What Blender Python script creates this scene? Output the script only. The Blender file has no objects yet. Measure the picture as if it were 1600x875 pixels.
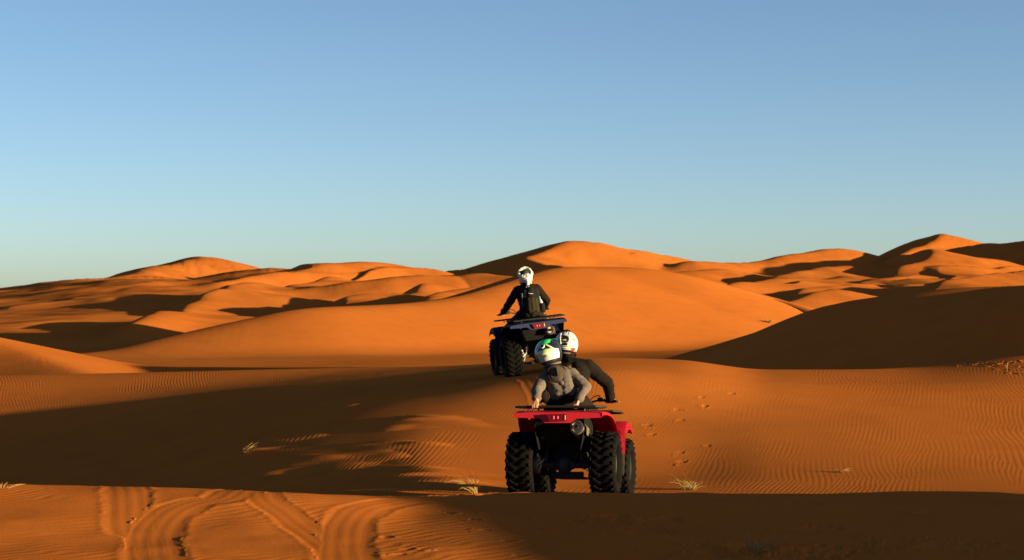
import bpy, bmesh, math, random
import numpy as np
from mathutils import Vector, Matrix, Euler, noise as mnoise

# ------------------------------------------------------------------ camera, sky, sun, exposure
C = bpy.context.scene
COL = C.collection
QUAL = 1
FPX = 3111.0            # focal length in pixels of the 1600 px wide photograph (70 mm on a 36 mm sensor)
HY = 455.0              # eye level in that photograph

cam_data = bpy.data.cameras.new('camera')
cam_data.lens = 70.0
cam_data.sensor_width = 36.0
cam_data.clip_start = 0.1
cam_data.clip_end = 9000.0
cam_data.dof.use_dof = True
cam_data.dof.focus_distance = 23.0
cam_data.dof.aperture_fstop = 6.3
cam = bpy.data.objects.new('camera', cam_data)
COL.objects.link(cam)
cam.location = (0, 0, 0)
cam.rotation_euler = (math.radians(90) + math.atan((HY - 437.5) / FPX), 0, 0)
C.camera = cam

SUN_EL = math.radians(5.4)
SUN_AZ = math.radians(113)          # clockwise from the viewing direction (+y)
sdir = Vector((math.sin(SUN_AZ) * math.cos(SUN_EL), math.cos(SUN_AZ) * math.cos(SUN_EL), math.sin(SUN_EL)))
world = bpy.data.worlds.new('World')
C.world = world
world.use_nodes = True
wn = world.node_tree
sky = wn.nodes.new('ShaderNodeTexSky')
sky.sky_type = 'NISHITA'
sky.sun_disc = False
sky.sun_elevation = SUN_EL
sky.sun_rotation = SUN_AZ
sky.altitude = 1500
sky.air_density = 0.6
sky.dust_density = 1.55
sky.ozone_density = 1.35
bg = wn.nodes['Background']
wn.links.new(sky.outputs['Color'], bg.inputs['Color'])
bg.inputs['Strength'].default_value = 0.05

sun_data = bpy.data.lights.new('sun', 'SUN')
sun_data.energy = 5.0
sun_data.angle = math.radians(0.5)
sun_data.color = (1.0, 0.80, 0.42)
sun = bpy.data.objects.new('sun', sun_data)
COL.objects.link(sun)
sun.rotation_euler = sdir.to_track_quat('Z', 'Y').to_euler()
sun.location = (30, -10, 20)

vs = C.view_settings
vs.view_transform = 'Standard'
vs.look = 'None'
vs.gamma = 1.0
vs.use_curve_mapping = False
vs.exposure = 2.0
C.cycles.max_bounces = 6
C.cycles.diffuse_bounces = 2

# ------------------------------------------------------------------ the sand sheet
def smooth(a, b, x):
    t = np.clip((x - a) / (b - a), 0, 1)
    return t * t * (3 - 2 * t)

def hash2(ix, iy, seed):
    h = (ix.astype(np.int64) * 374761393 + iy.astype(np.int64) * 668265263 + seed * 1442695041) & 0xFFFFFFFF
    h = ((h ^ (h >> 13)) * 1274126177) & 0xFFFFFFFF
    return ((h ^ (h >> 16)) & 0xFFFF) / 32767.5 - 1.0

def vnoise(x, y, seed=0):
    ix = np.floor(x); iy = np.floor(y)
    fx = x - ix; fy = y - iy
    ux = fx * fx * fx * (fx * (fx * 6 - 15) + 10); uy = fy * fy * fy * (fy * (fy * 6 - 15) + 10)
    a = hash2(ix, iy, seed); b = hash2(ix + 1, iy, seed); c = hash2(ix, iy + 1, seed); d = hash2(ix + 1, iy + 1, seed)
    return (a + (b - a) * ux) * (1 - uy) + (c + (d - c) * ux) * uy

def fbm(x, y, seed=0, n=3):
    s = 0; a = 1.0; f = 1.0
    for k in range(n):
        s = s + a * vnoise(x * f + 17.3 * k, y * f - 9.1 * k, seed + k); a *= .5; f *= 2.03
    return s

def pchip(xs, ys, x):
    """monotone cubic through (xs, ys[...]) ; ys (n, m) -> (len(x), m)"""
    xs = np.asarray(xs, float); ys = np.asarray(ys, float)
    h = np.diff(xs)[:, None]; d = np.diff(ys, axis=0) / h
    m = np.zeros_like(ys)
    w1 = 2 * h[1:] + h[:-1]; w2 = h[1:] + 2 * h[:-1]
    with np.errstate(divide='ignore', invalid='ignore'):
        mm = (w1 + w2) / (w1 / d[:-1] + w2 / d[1:])
    mm[(d[:-1] * d[1:]) <= 0] = 0
    m[1:-1] = np.nan_to_num(mm); m[0] = d[0]; m[-1] = d[-1]
    k = np.clip(np.searchsorted(xs, x) - 1, 0, len(xs) - 2)
    t = np.clip((x - xs[k]) / (xs[k + 1] - xs[k]), 0, 1)[:, None]; hk = h[k]
    return (ys[k] * (1 + 2 * t) * (1 - t) ** 2 + m[k] * hk * t * (1 - t) ** 2
            + ys[k + 1] * t * t * (3 - 2 * t) + m[k + 1] * hk * t * t * (t - 1))

def zp(py, D):
    return -(py - HY) * D / FPX

# near ground, read as heights in rows of distance; columns are bearings (as photograph columns)
NU = [-900, -200, 0, 200, 400, 540, 680, 800, 930, 1060, 1200, 1400, 1600, 1900, 2600]
ND = [0, 8, 11, 13.2, 14.6, 15.5, 16.4, 18, 20.5, 22.2, 24, 28, 32, 36, 40, 44, 48, 56]
#       -900  -200    0    200   400   540   680   800   930  1060  1200  1400  1600  1900  2600
NT = {
 0:    [-1.6]*15,
 8:    [-1.62]*15,
 11:   [-1.50, -1.55, -1.57, -1.59, -1.605, -1.62, -1.63, -1.64, -1.65, -1.66, -1.67, -1.68, -1.69, -1.70, -1.70],
 13.2: [-1.44, -1.50, -1.515, -1.535, -1.555, -1.575, -1.59, -1.60, -1.605, -1.61, -1.615, -1.62, -1.63, -1.64, -1.66],
 14.6: [757, 757, 759, 763, 769, 777, 790, 788, 786, 786, 788, 790, 792, 795, 800],
 15.5: [755, 757, 761, 766, 772, 775, 777, 772, 768, 767, 769, 770, 771, 775, 780],
 16.4: [790, 790, 790, 795, 795, 792, 785, 775, 771, 771, 772, 776, 781, 790, 800],
 18: [900, 900, 890, 885, 868, 835, 798, 778, 776, 776, 778, 780, 783, 795, 810],
 20.5: [890, 890, 880, 850, 812, 792, 776, 770, 770, 770, 772, 774, 774, 778, 785],
 22.2: [860, 857, 850, 824, 788, 768, 770, 774, 775, 774, 772, 770, 768, 772, 778],
 24: [870, 862, 850, 828, 786, 765, 748, 750, 752, 750, 744, 740, 738, 740, 745],
 28: [840, 824, 806, 765, 706, 684, 668, 664, 662, 664, 662, 660, 660, 663, 666],
 32: [790, 772, 748, 708, 650, 626, 607, 590, 577, 584, 598, 602, 600, 600, 600],
 36: [730, 716, 702, 668, 621, 604, 590, 577, 563, 566, 579, 580, 572, 566, 560],
 40: [655, 646, 634, 618, 600, 588, 577, 567, 559, 562, 582, 575, 558, 548, 540],
 44: [602, 594, 587, 583, 578, 575, 572, 570, 568, 573, 590, 580, 556, 540, 530],
 48:   [602, 592, 587, 585, 585, 588, 590, 592, 592, 594, 602, 592, 565, 540, 528],
 56:   [598, 592, 592, 594, 598, 602, 606, 608, 608, 606, 604, 594, 575, 545, 530],
}
_rows = []
for d in ND:
    _rows.append([v if v < 0 else zp(v, d) for v in NT[d]])
_rows = np.array(_rows)
_df = np.linspace(0, 56, 561)
_uf = np.linspace(-900, 2600, 701)
_t1 = pchip(ND, _rows, _df)
NEAR = pchip(NU, _t1.T, _uf).T           # (561, 701)
for _ in range(6):                       # soften the spline's seams
    NEAR[1:-1] = (NEAR[:-2] + 2 * NEAR[1:-1] + NEAR[2:]) / 4
for _ in range(14):
    NEAR[:, 1:-1] = (NEAR[:, :-2] + 2 * NEAR[:, 1:-1] + NEAR[:, 2:]) / 4

def near_z(x, y):
    u = 800 + FPX * x / np.maximum(y, 6.0)
    fu = np.clip((u + 900) / 3500 * 700, 0, 699.999)
    fd = np.clip(y / 56 * 560, 0, 559.999)
    iu = fu.astype(int); idd = fd.astype(int); tu = fu - iu; td = fd - idd
    return ((NEAR[idd, iu] * (1 - tu) + NEAR[idd, iu + 1] * tu) * (1 - td)
            + (NEAR[idd + 1, iu] * (1 - tu) + NEAR[idd + 1, iu + 1] * tu) * td)

# dunes: crest line of (photo column, photo row, distance), slope on its left and right hand, crest rounding, slope at its ends
DUNES = [
 # big central dune and its tail
 ([(130,560,83),(230,540,84.5),(300,522,86),(420,495,88.5),(500,481,90.5),(640,473,94.5),(720,462,98),(790,441,102.5),(850,422,107),(900,418,110),(985,421,112),(1030,434,112.5),(1075,455,113),(1130,481,112),(1215,516,109),(1300,560,102)], .40, .262, 1.6, .4),
 # low sand at the left edge
 ([(-150,500,66),(0,538,62),(60,560,59),(130,584,55)], .22, .16, .5, .25),
 # pyramid with the big shadow at left
 ([(430,508,165),(390,502,160),(330,494,155),(257,486,150),(235,492,140),(205,505,128),(188,520,117),(203,541,104)], .24, .62, .5, .3),
 ([(60,505,150),(120,500,160),(180,500,175)], .15, .12, 2, .15),
 # long dune left of centre
 ([(690,430,362),(640,421,352),(590,411,346),(545,413,330),(500,423,312),(440,432,296),(378,442,280)], .22, .14, 1.2, .14),
 ([(388,441,232),(374,443,222),(345,453,200),(325,467,182),(306,480,166)], .20, .62, .6, .3),
 ([(560,470,190),(500,478,180),(440,492,170)], .15, .3, 1.0, .2),
 # left middle dune
 ([(-300,472,250),(-100,464,290),(0,458,330),(85,447,375),(140,438,415),(200,433,460),(290,438,490),(375,446,510)], .12, .16, 2, .2),
 ([(230,452,330),(120,462,300),(60,470,270)], .14, .3, 2, .2),
 # left peak on the skyline
 ([(120,445,520),(170,436,590),(235,422,700),(280,407,800),(312,401,870),(342,403,900),(378,419,960),(440,428,1000)], .3, .25, 4, .3),
 ([(370,427,700),(420,419,700),(460,420,700),(510,425,700)], .3, .2, 4, .3),
 ([(100,446,700),(180,436,720),(260,432,720),(330,436,700)], .3, .2, 4, .3),
 # great dune on the skyline, its dark left flank and the ridge that runs down from its top
 ([(640,445,520),(690,430,485),(760,412,445),(810,402,415),(832,391.5,402)], .3, .5, 1.5, .5),
 ([(868,378,390),(890,377,392),(930,387,405),(1000,396,425),(1060,404,445),(1130,413,470)], .3, .32, 3, .55),
 ([(868,378,390),(836,392,374),(826,402,358),(838,412,338),(885,417,312)], .28, .6, 1.0, .4),
 ([(340,463,222),(420,456,224),(480,450.5,226),(540,445,228),(600,440,231),(650,435,236),(700,431,242),(750,434,240),(800,438,236)], .12, .21, 1.5, .1),
 ([(675,444,205),(655,456,185),(645,467,168)], .2, .6, .5, .3),
 ([(760,448,175),(715,455,168),(678,463,158)], .18, .5, .5, .3),
 # right hand skyline
 ([(1060,408,385),(1110,412,398),(1180,412,422),(1200,408,432),(1230,402,447),(1270,396,468),(1315,389,492),(1335,390,502),(1372,399,520),(1420,402,540)], .3, .25, 2, .3),
 ([(1340,412,640),(1380,400,600),(1430,383,570),(1470,369,545),(1484,366,540)], .3, .42, 2, .5),
 ([(1484,366,540),(1512,374,550),(1550,383,560),(1620,380,570),(1750,385,580)], .4, .28, 2, .5),
 ([(1488,367,538),(1470,383,505),(1430,397,470)], .3, .5, 1.5, .4),
 ([(1470,400,500),(1520,388,455),(1560,382,430),(1600,379,405),(1680,372,380),(1800,370,360)], .25, .5, 2, .4),
 ([(1380,414,343),(1400,401,346),(1430,393,350),(1450,397,353),(1500,403,358),(1560,408,365),(1640,414,372),(1760,412,380)], .5, .22, 1.2, .5),
 ([(1442,394,350),(1425,403,332),(1380,415,310)], .2, .62, .8, .4),
 ([(1300,416,335),(1255,421,315),(1205,428,298)], .16, .6, .6, .3),
 ([(1245,431,265),(1195,439,242),(1138,451,218)], .16, .62, .6, .3),
 ([(1110,420,330),(1060,426,310),(1020,432,290)], .18, .5, .8, .3),
 ([(1365,444,235),(1315,449,218),(1262,457,203)], .15, .62, .6, .3),
 ([(1310,461,172),(1272,466,166),(1232,474,158)], .15, .6, .4, .3),
 ([(1420,443,222),(1480,439,226),(1550,435,231),(1640,424,237),(1800,418,245)], .4, .19, 1.2, .3),
 ([(198,436,520),(180,441,490),(158,446,460)], .2, .6, 1, .3),
 ([(335,441,330),(303,446,310),(275,451,295)], .15, .5, .8, .3),
 ([(520,437,262),(485,441,250),(448,445,240)], .15, .5, .8, .3),
 ([(620,455,182),(590,459,173),(556,464,165)], .14, .5, .6, .3),
 ([(100,470,230),(72,475,216),(40,482,204)], .15, .5, .6, .3),
 ([(1290,433,300),(1255,437,286),(1212,442,270)], .15, .55, .8, .3),
 ([(1400,431,292),(1370,434,282),(1330,438,270)], .15, .55, .8, .3),
 ([(1620,428,215),(1560,436,200),(1500,446,188)], .15, .6, .6, .3),
 ([(1062,470,150),(1080,455,152),(1100,446,150),(1120,444,148),(1138,449,144),(1165,462,135),(1205,474,126),(1255,486,117),(1320,500,108)], .3, .34, .8, .3),
 # the dark hill at right
 ([(990,590,74),(1065,557,67),(1150,533,63),(1250,503,59),(1330,479,56),(1400,482,54),(1445,495,52.5),(1475,520,51.5),(1500,570,50.5)], .30, .50, 1.0, .45),
 ([(1475,456,57.5),(1500,452,56.5),(1530,448,55),(1600,446,54),(1750,436,52),(2100,415,50)], .2, (.125, .50, 3.6), 1.0, .45),
]
# dunes outside the frame: x, y, height of crest, half length, heading, slopes
OUT = [
 ([(26,-26,1.2),(18,-10,.25),(13.2,0,-.32),(12.2,6.8,-.42),(12.1,10.6,-.28),(12.4,12.8,-.85),(13,15.2,-2.2)], .2, .28, 1.2, .4),
 ([(90,10,5),(70,40,4.0),(58,62,2.5),(48,80,0)], .2, .4, 2.5, .3),
 ([(-40,30,-1),(-60,60,3),(-90,80,4)], .3, .3, 3, .3),
 ([(-60,-40,4),(-20,-60,6),(40,-90,5)], .3, .3, 3, .3),
 ([(-160,220,3),(-140,300,6),(-170,420,4)], .5, .25, 3, .3),
 ([(160,150,5),(150,230,8),(190,330,6)], .5, .25, 3, .3),
 ([(320,300,14),(300,420,16),(360,520,10)], .5, .25, 3, .3),
 ([(-320,500,8),(-300,620,12),(-380,800,9)], .5, .25, 3, .3),
]

def refine(P, n=5):
    P = np.array(P, float); out = []
    Q = np.vstack([2 * P[0] - P[1], P, 2 * P[-1] - P[-2]])
    for i in range(1, len(Q) - 2):
        p0, p1, p2, p3 = Q[i - 1], Q[i], Q[i + 1], Q[i + 2]
        for k in range(n):
            t = k / n
            out.append(.5 * ((2 * p1) + (-p0 + p2) * t + (2 * p0 - 5 * p1 + 4 * p2 - p3) * t * t + (-p0 + 3 * p1 - 3 * p2 + p3) * t ** 3))
    out.append(P[-1])
    return np.array(out)

DL = []
for P, sl, sr, r, cap in DUNES:
    DL.append((refine([((u - 800) / FPX * D, D, zp(v, D)) for u, v, D in P], 10 if P[0][2] < 130 else 6), sl, sr, max(r, .0034 * P[0][2]), cap))
for P, sl, sr, r, cap in OUT:
    DL.append((refine(P, 5), sl, sr, r, cap))

def soft_interp(u, us, vs_):
    g = np.linspace(-1400, 3000, 1101); t = np.interp(g, us, vs_)
    k = np.exp(-(np.arange(-40, 41) / 15.0) ** 2); k /= k.sum()
    t = np.convolve(np.pad(t, 40, mode='edge'), k, mode='valid')
    return np.interp(u, g, t)

def base_z(x, y):
    D = np.hypot(x, y)
    z = -3.6 + 2.8 * smooth(120, 520, D) + 3.0 * smooth(700, 3000, D)
    # the broad sunlit rise on the left
    u = 800 + FPX * x / np.maximum(y, 6.0) + 45 * vnoise(x / 25, y / 40, 57)
    top = soft_interp(u, [-900, -300, 0, 85, 140, 200, 300, 420, 560], [-2.8, -1.3, -.4, .75, 1.45, 1.85, 1.65, 1.1, -2.8])
    fill = -2.65 + (top + 2.65) * np.clip((D - 145) / 185, 0, 1)
    z = np.where((y > 60) & (D < 900), np.maximum(z, fill), z)
    top = soft_interp(u, [980, 1060, 1200, 1400, 1600, 1900, 2600], [-2.8, 2.2, 3.3, 3.9, 4.1, 4.1, 3.0])
    fill = -2.65 + (top + 2.65) * np.clip((D - 145) / 255, 0, 1)
    z = np.where((y > 60) & (D < 900), np.maximum(z, fill), z)
    z = z + .35 * fbm(x / 21, y / 30, 5, 3) * smooth(50, 110, D)
    return z

def smax(a, b, k):
    h = np.clip(.5 + .5 * (a - b) / k, 0, 1)
    return b + (a - b) * h + k * h * (1 - h)

def height(x, y, detail=True):
    x = np.asarray(x, float).ravel(); y = np.asarray(y, float).ravel()
    D = np.hypot(x, y)
    # wander a little so that crests and feet are not ruled lines
    w = np.clip((D - 50) / 250, 0, 1)
    wx = x + w * (1.4 * vnoise(x / 17, y / 17, 31) + 5.0 * w * vnoise(x / 60, y / 60, 33))
    wy = y + w * (1.4 * vnoise(x / 17, y / 17, 32))
    nz = near_z(x, y)
    bz = base_z(x, y)
    wn_ = smooth(56, 44, y) * smooth(-40, -10, y) * smooth(30, 18, np.abs(x) - .35 * np.maximum(y, 0))
    z = nz * wn_ + bz * (1 - wn_)
    for P, sl, sr, r, cap in DL:
        zmax = P[:, 2].max(); H = max(zmax + 4.5, 1.0)
        brk = None
        if isinstance(sr, tuple): g_, sr, brk = sr       # gentle shoulder, then the steep flank beyond brk metres
        R = H / min(sl, sr, cap) + 6
        lo = P[:, :2].min(0) - R; hi = P[:, :2].max(0) + R
        idx = np.nonzero((wx > lo[0]) & (wx < hi[0]) & (wy > lo[1]) & (wy < hi[1]))[0]
        if len(idx) == 0: continue
        X = wx[idx]; Y = wy[idx]
        best = np.full(len(idx), 1e18); sg = np.full(len(idx), float(sl))
        n = len(P) - 1; seg = []
        for i in range(n):                             # which hand of the crest a point lies on
            a = P[i]; b = P[i + 1]; ex, ey = b[0] - a[0], b[1] - a[1]; L = math.hypot(ex, ey) + 1e-9
            ex /= L; ey /= L
            dx = X - a[0]; dy = Y - a[1]
            t = dx * ex + dy * ey; s = -dx * ey + dy * ex
            tc = np.clip(t, 0, L); d2 = (t - tc) ** 2 + s * s
            m = d2 < best
            sg = np.where(m, np.where(s > 0, sl, sr), sg); best = np.where(m, d2, best)
            seg.append((t, s, tc, d2, L))
        hh = np.full(len(idx), -99.0)
        for i in range(n):                             # upper envelope of the flanks
            t, s, tc, d2, L = seg[i]; a = P[i]; b = P[i + 1]
            over = np.zeros_like(t)
            if i == 0: over = np.where(t < 0, -t, over)
            if i == n - 1: over = np.where(t > L, t - L, over)
            ds = np.where(over > 0, np.abs(s), np.sqrt(d2))
            zc = a[2] + (b[2] - a[2]) * tc / L
            drop = sg * (np.sqrt(ds * ds + r * r) - r)
            if brk: drop = np.where(sg == sr, g_ * (np.sqrt(ds * ds + r * r) - r) + (sr - g_) * .5 * (np.sqrt((ds - brk) ** 2 + .5) + (ds - brk)), drop)
            v = zc - drop - cap * (np.sqrt(over * over + r * r) - r)
            hh = np.maximum(hh, v)
        dd = D[idx]
        k = np.clip(.25 + .003 * (dd - 40), .25, 1.0)
        z[idx] = smax(hh, z[idx], k)
    far = smooth(60, 150, D)
    z = z + far * .16 * fbm(x / 9, y / 14, 41, 3) * (D < 1500)
    # secondary ridges: long side to the right, short steep side to the left
    i = np.nonzero((D > 125) & (D < 1100) & (y > 0))[0]
    if len(i):
        X = x[i]; Y = y[i]; d_ = D[i]
        for lam, am, sd in ((26., .50, 71), (12., .26, 77)):
            p = (X * .90 - Y * .44) / lam + 1.1 * vnoise(X / 45, Y / 60, sd) + .35 * vnoise(X / 15, Y / 22, sd + 1)
            f = p - np.floor(p)
            h = np.where(f < .13, f / .13, (1 - f) / .87); h = h * h * (3 - 2 * h) * .5 + h * .5
            mk = smooth(.0, .45, vnoise(X / 38, Y / 70, sd + 2) + .35 * vnoise(X / 14, Y / 25, sd + 3))
            z[i] += h * mk * am * smooth(125, 190, d_) * smooth(1100, 700, d_)
    nl = (y > 6) & (y < 17.5)
    z = z + np.where(nl, (.010 + .012 * smooth(14.2, 15.4, y)) * fbm(x / 1.1, y / 1.3, 91, 3) * smooth(17.5, 16, y), 0)
    if detail:
        z = z + detail_z(x, y, D)
    return z

# small relief: wind ripples, wheel ruts, footprints
def near_line(x, y, P):
    """distance to a polyline in plan, signed side, and arc length"""
    best = np.full(x.shape, 1e9); side = np.zeros(x.shape); arc = np.zeros(x.shape); acc = 0
    for i in range(len(P) - 1):
        ax, ay = P[i][:2]; bx, by = P[i + 1][:2]
        L = math.hypot(bx - ax, by - ay) + 1e-9; ex, ey = (bx - ax) / L, (by - ay) / L
        dx = x - ax; dy = y - ay; t = np.clip(dx * ex + dy * ey, 0, L)
        d = np.hypot(dx - t * ex, dy - t * ey); m = d < best
        best = np.where(m, d, best); side = np.where(m, np.sign(-dx * ey + dy * ex), side); arc = np.where(m, acc + t, arc)
        acc += L
    return best, side, arc

def gpt(u, v, D):            # photo column and distance -> plan position
    return ((u - 800) / FPX * D, D)

def fg(u, v):                # a point of the flat foreground seen at (u, v)
    D = 1.6 * FPX / (v - HY)
    for _ in range(30):
        z = float(near_z(np.array([(u - 800) / FPX * D]), np.array([D]))[0])
        D = .5 * D + .5 * (-z * FPX / (v - HY))
    return ((u - 800) / FPX * D, D)

RUTS = [   # centre line, half width, depth
 ([fg(246, 905), fg(243, 870), fg(240, 840), fg(250, 815), fg(272, 797), fg(310, 783), fg(355, 776), (-2.0, 15.6), (-1.5, 16.2)], .17, 0.0080),
 ([fg(545, 905), fg(541, 870), fg(540, 840), fg(545, 815), fg(560, 800), fg(590, 789), fg(640, 783), fg(700, 781), (-.2, 15.7), (.1, 17), (.25, 19)], .17, 0.0080),
 ([(-2.9, 16.2), fg(186, 768), fg(200, 784), fg(214, 804), fg(232, 830), fg(246, 868)], .15, 0.0065),
 ([(-2.0, 16.0), fg(412, 776), fg(445, 800), fg(480, 826), fg(520, 856), fg(550, 890)], .13, 0.0065),
]
# wheel ruts of the red quad and the ones it follows up the slope
SLOPE_RUTS = [
 ([(-.95, 18.6), (-.55, 20.2), (-.25, 21.6)], .12, .012),
 ([(.46, 28.6), (.34, 30.2), (.16, 32.2), (.08, 33.8)], .12, .006),
]
rnd = random.Random(4)
PRINTS = []
def trail(p0, p1, n, w=.12, sz=.065, dep=.006):
    for i in range(n):
        t = (i + rnd.uniform(-.15, .15)) / max(n - 1, 1)
        dx, dy = p1[0] - p0[0], p1[1] - p0[1]; L = math.hypot(dx, dy)
        s = w * (1 if i % 2 else -1) + rnd.uniform(-.03, .03)
        PRINTS.append((p0[0] + dx * t - dy / L * s, p0[1] + dy * t + dx / L * s, math.atan2(dy, dx) + rnd.uniform(-.3, .3), sz * rnd.uniform(.8, 1.2), dep * rnd.uniform(.7, 1.2)))
trail(gpt(1005, 0, 27.4), gpt(1130, 0, 30.4), 7)
trail(gpt(1055, 0, 25.6), gpt(1095, 0, 26.6), 3, dep=.004)
trail(gpt(1420, 0, 40.5), gpt(1590, 0, 37.6), 13, .25, .11, .012)
trail(gpt(1545, 0, 37.5), gpt(1580, 0, 38.4), 7, .3, .13, .022)
trail(gpt(1570, 0, 36.3), gpt(1606, 0, 34), 5, .2, .10, .012)
for u, v in [(640, 858), (625, 866), (758, 829), (792, 846), (830, 817), (815, 868), (778, 800), (745, 812), (700, 800), (604, 837)]:
    p = fg(u, v); PRINTS.append((p[0], p[1], rnd.uniform(0, 3), .045, .006))
for k in range(16):
    p = fg(rnd.uniform(900, 1590), rnd.uniform(785, 872)); PRINTS.append((p[0], p[1], rnd.uniform(-.4, .4), rnd.uniform(.1, .22), .014))

def detail_z(x, y, D):
    out = np.zeros_like(x)
    i = np.nonzero((y > 5) & (y < 62) & (np.abs(x) < 14 + .3 * np.abs(y)))[0]
    if len(i) == 0: return out
    X = x[i]; Y = y[i]
    # ripples: crests run away from the viewer on the slope, more across in the foreground
    w1 = vnoise(X / 2.6, Y / 5.0, 11); w2 = vnoise(X / .55, Y / 1.3, 12); w3 = vnoise(X / 9, Y / 12, 13)
    def wave(ph):
        r_ = np.sin(2 * math.pi * ph); return np.where(r_ > 0, r_, r_ * .75) + .22 * np.sin(4 * math.pi * ph + .9)
    pa = (X - .21 * (Y - 24)) / .064 + 1.5 * w1 + .5 * w2 + 3 * w3
    pb = (X - .27 * (Y - 24)) / .058 + 1.5 * w1 + .5 * w2 + 3 * w3 + .4
    pc = (X - .15 * (Y - 24)) / .071 + 1.5 * w1 + .5 * w2 + 3 * w3 + .8
    sel = vnoise(X / 1.1, Y / 2.2, 28) + .5 * vnoise(X / .4, Y / .9, 29)
    ma = smooth(-.12, .12, sel - .12); mc = smooth(.12, -.12, sel + .28)
    rip = wave(pa) * ma + wave(pc) * mc + wave(pb) * np.clip(1 - ma - mc, 0, 1)
    amp = .00075 * np.clip(.6 + 1.0 * vnoise(X / 1.8, Y / 4.2, 14) + .5 * vnoise(X / .5, Y / 1.0, 15), .1, 1.9)
    amp = amp * (1 + .6 * smooth(.5, -2.5, X)) * (1 - .5 * smooth(1.0, 4, X))
    fo = smooth(16.3, 15.2, Y)
    phf = (.72 * X - .70 * Y) / .10 + 1.3 * vnoise(X / .8, Y / .8, 16) + .6 * vnoise(X / .25, Y / .25, 26)
    ripf = np.sin(2 * math.pi * phf) * .0008 * np.clip(.6 + .9 * vnoise(X / .9, Y / .9, 17), .05, 1.5)
    farr = smooth(44, 50, Y)
    phr = (X + .35 * Y) / .26 + 1.6 * vnoise(X / 2.2, Y / 4, 18)
    ripr = np.sin(2 * math.pi * phr) * .006 * smooth(2, 5, X) * np.clip(.7 + vnoise(X / 4, Y / 7, 19), 0, 1.6) * smooth(62, 56, Y)
    R = rip * amp * (1 - fo) * (1 - farr) + ripf * fo + ripr * farr
    # lumpy wind scour on the left flank of the spur and at its foot
    sc = smooth(.3, -1.2, X + .03 * (Y - 24)) * smooth(17, 19, Y) * smooth(34, 30, Y)
    R = R + sc * .06 * np.clip(fbm((Y + .42 * X) / .9, (X - .4 * Y) / 2.6, 21, 3) - .1, 0, 2)
    foot = smooth(17.5, 19, Y) * smooth(23, 20.5, Y) * smooth(1.5, -.5, X)
    R = R + foot * .02 * fbm(X / .45, Y / .6, 22, 3)
    mask = np.ones_like(X); Z = np.zeros_like(X)
    for P, hw, dep in RUTS + SLOPE_RUTS:
        Pn = np.array(P); lo = Pn.min(0) - 1; hi = Pn.max(0) + 1
        j = np.nonzero((X > lo[0]) & (X < hi[0]) & (Y > lo[1]) & (Y < hi[1]))[0]
        if len(j) == 0: continue
        Pr = refine([(p[0], p[1], 0) for p in P], 5)
        d, sd, arc = near_line(X[j], Y[j], Pr)
        hwv = hw * (1 + .12 * vnoise(arc / .35, d * 0 + 3.3, 51))
        q = d / hwv
        dep = dep * .42; inside = smooth(1.25, .80, q)
        prof = -dep * inside * (.75 + .25 * np.clip(q, 0, 1))
        prof = prof + dep * .42 * np.exp(-((q - 1.22) / .2) ** 2) * (1 + .45 * vnoise(arc / .12, sd * 5, 52))
        prof = prof + inside * .0004 * np.sin(2 * math.pi * (d * sd) / .09 + .6 * vnoise(arc / .5, d * 0, 53)) \
                    + inside * .0006 * np.sin(2 * math.pi * arc / .07) * (np.abs(q - .82) < .16)
        prof = prof + .0016 * np.exp(-((q - 1.15) / .13) ** 2) * vnoise(arc / .045, sd * 9, 54)
        mask[j] *= 1 - .92 * smooth(1.5, 1.1, q); Z[j] = np.where(np.abs(prof) > np.abs(Z[j]), prof, Z[j])
    for px, py, a, s, dep in PRINTS:
        j = np.nonzero((np.abs(X - px) < s * 4) & (np.abs(Y - py) < s * 4))[0]
        if len(j) == 0: continue
        dx = X[j] - px; dy = Y[j] - py
        p = (dx * math.cos(a) + dy * math.sin(a)) / (s * 1.25); q = (-dx * math.sin(a) + dy * math.cos(a)) / (s * .75)
        r = np.sqrt(p * p + q * q) * (1 + .45 * vnoise(dx / .06 + px * 9, dy / .06, 61) + .2 * vnoise(dx / .02 + px * 9, dy / .02, 62))
        Z[j] += -dep * (1.0 + .6 * p) * smooth(1.15, .45, r) + dep * .28 * np.exp(-((r - 1.35) / .35) ** 2) * (1 - .7 * p)
        mask[j] *= 1 - .8 * smooth(1.6, 1.0, r)
    out[i] = R * mask + Z
    return out

# ------------------------------------------------------------------ materials
def new_mat(name):
    m = bpy.data.materials.new(name); m.use_nodes = True
    nt = m.node_tree; b = nt.nodes['Principled BSDF']
    return m, nt, b

def N(nt, kind, **kw):
    n = nt.nodes.new(kind)
    for k, v in kw.items():
        if k in n.inputs: n.inputs[k].default_value = v
        else: setattr(n, k, v)
    return n

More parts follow.
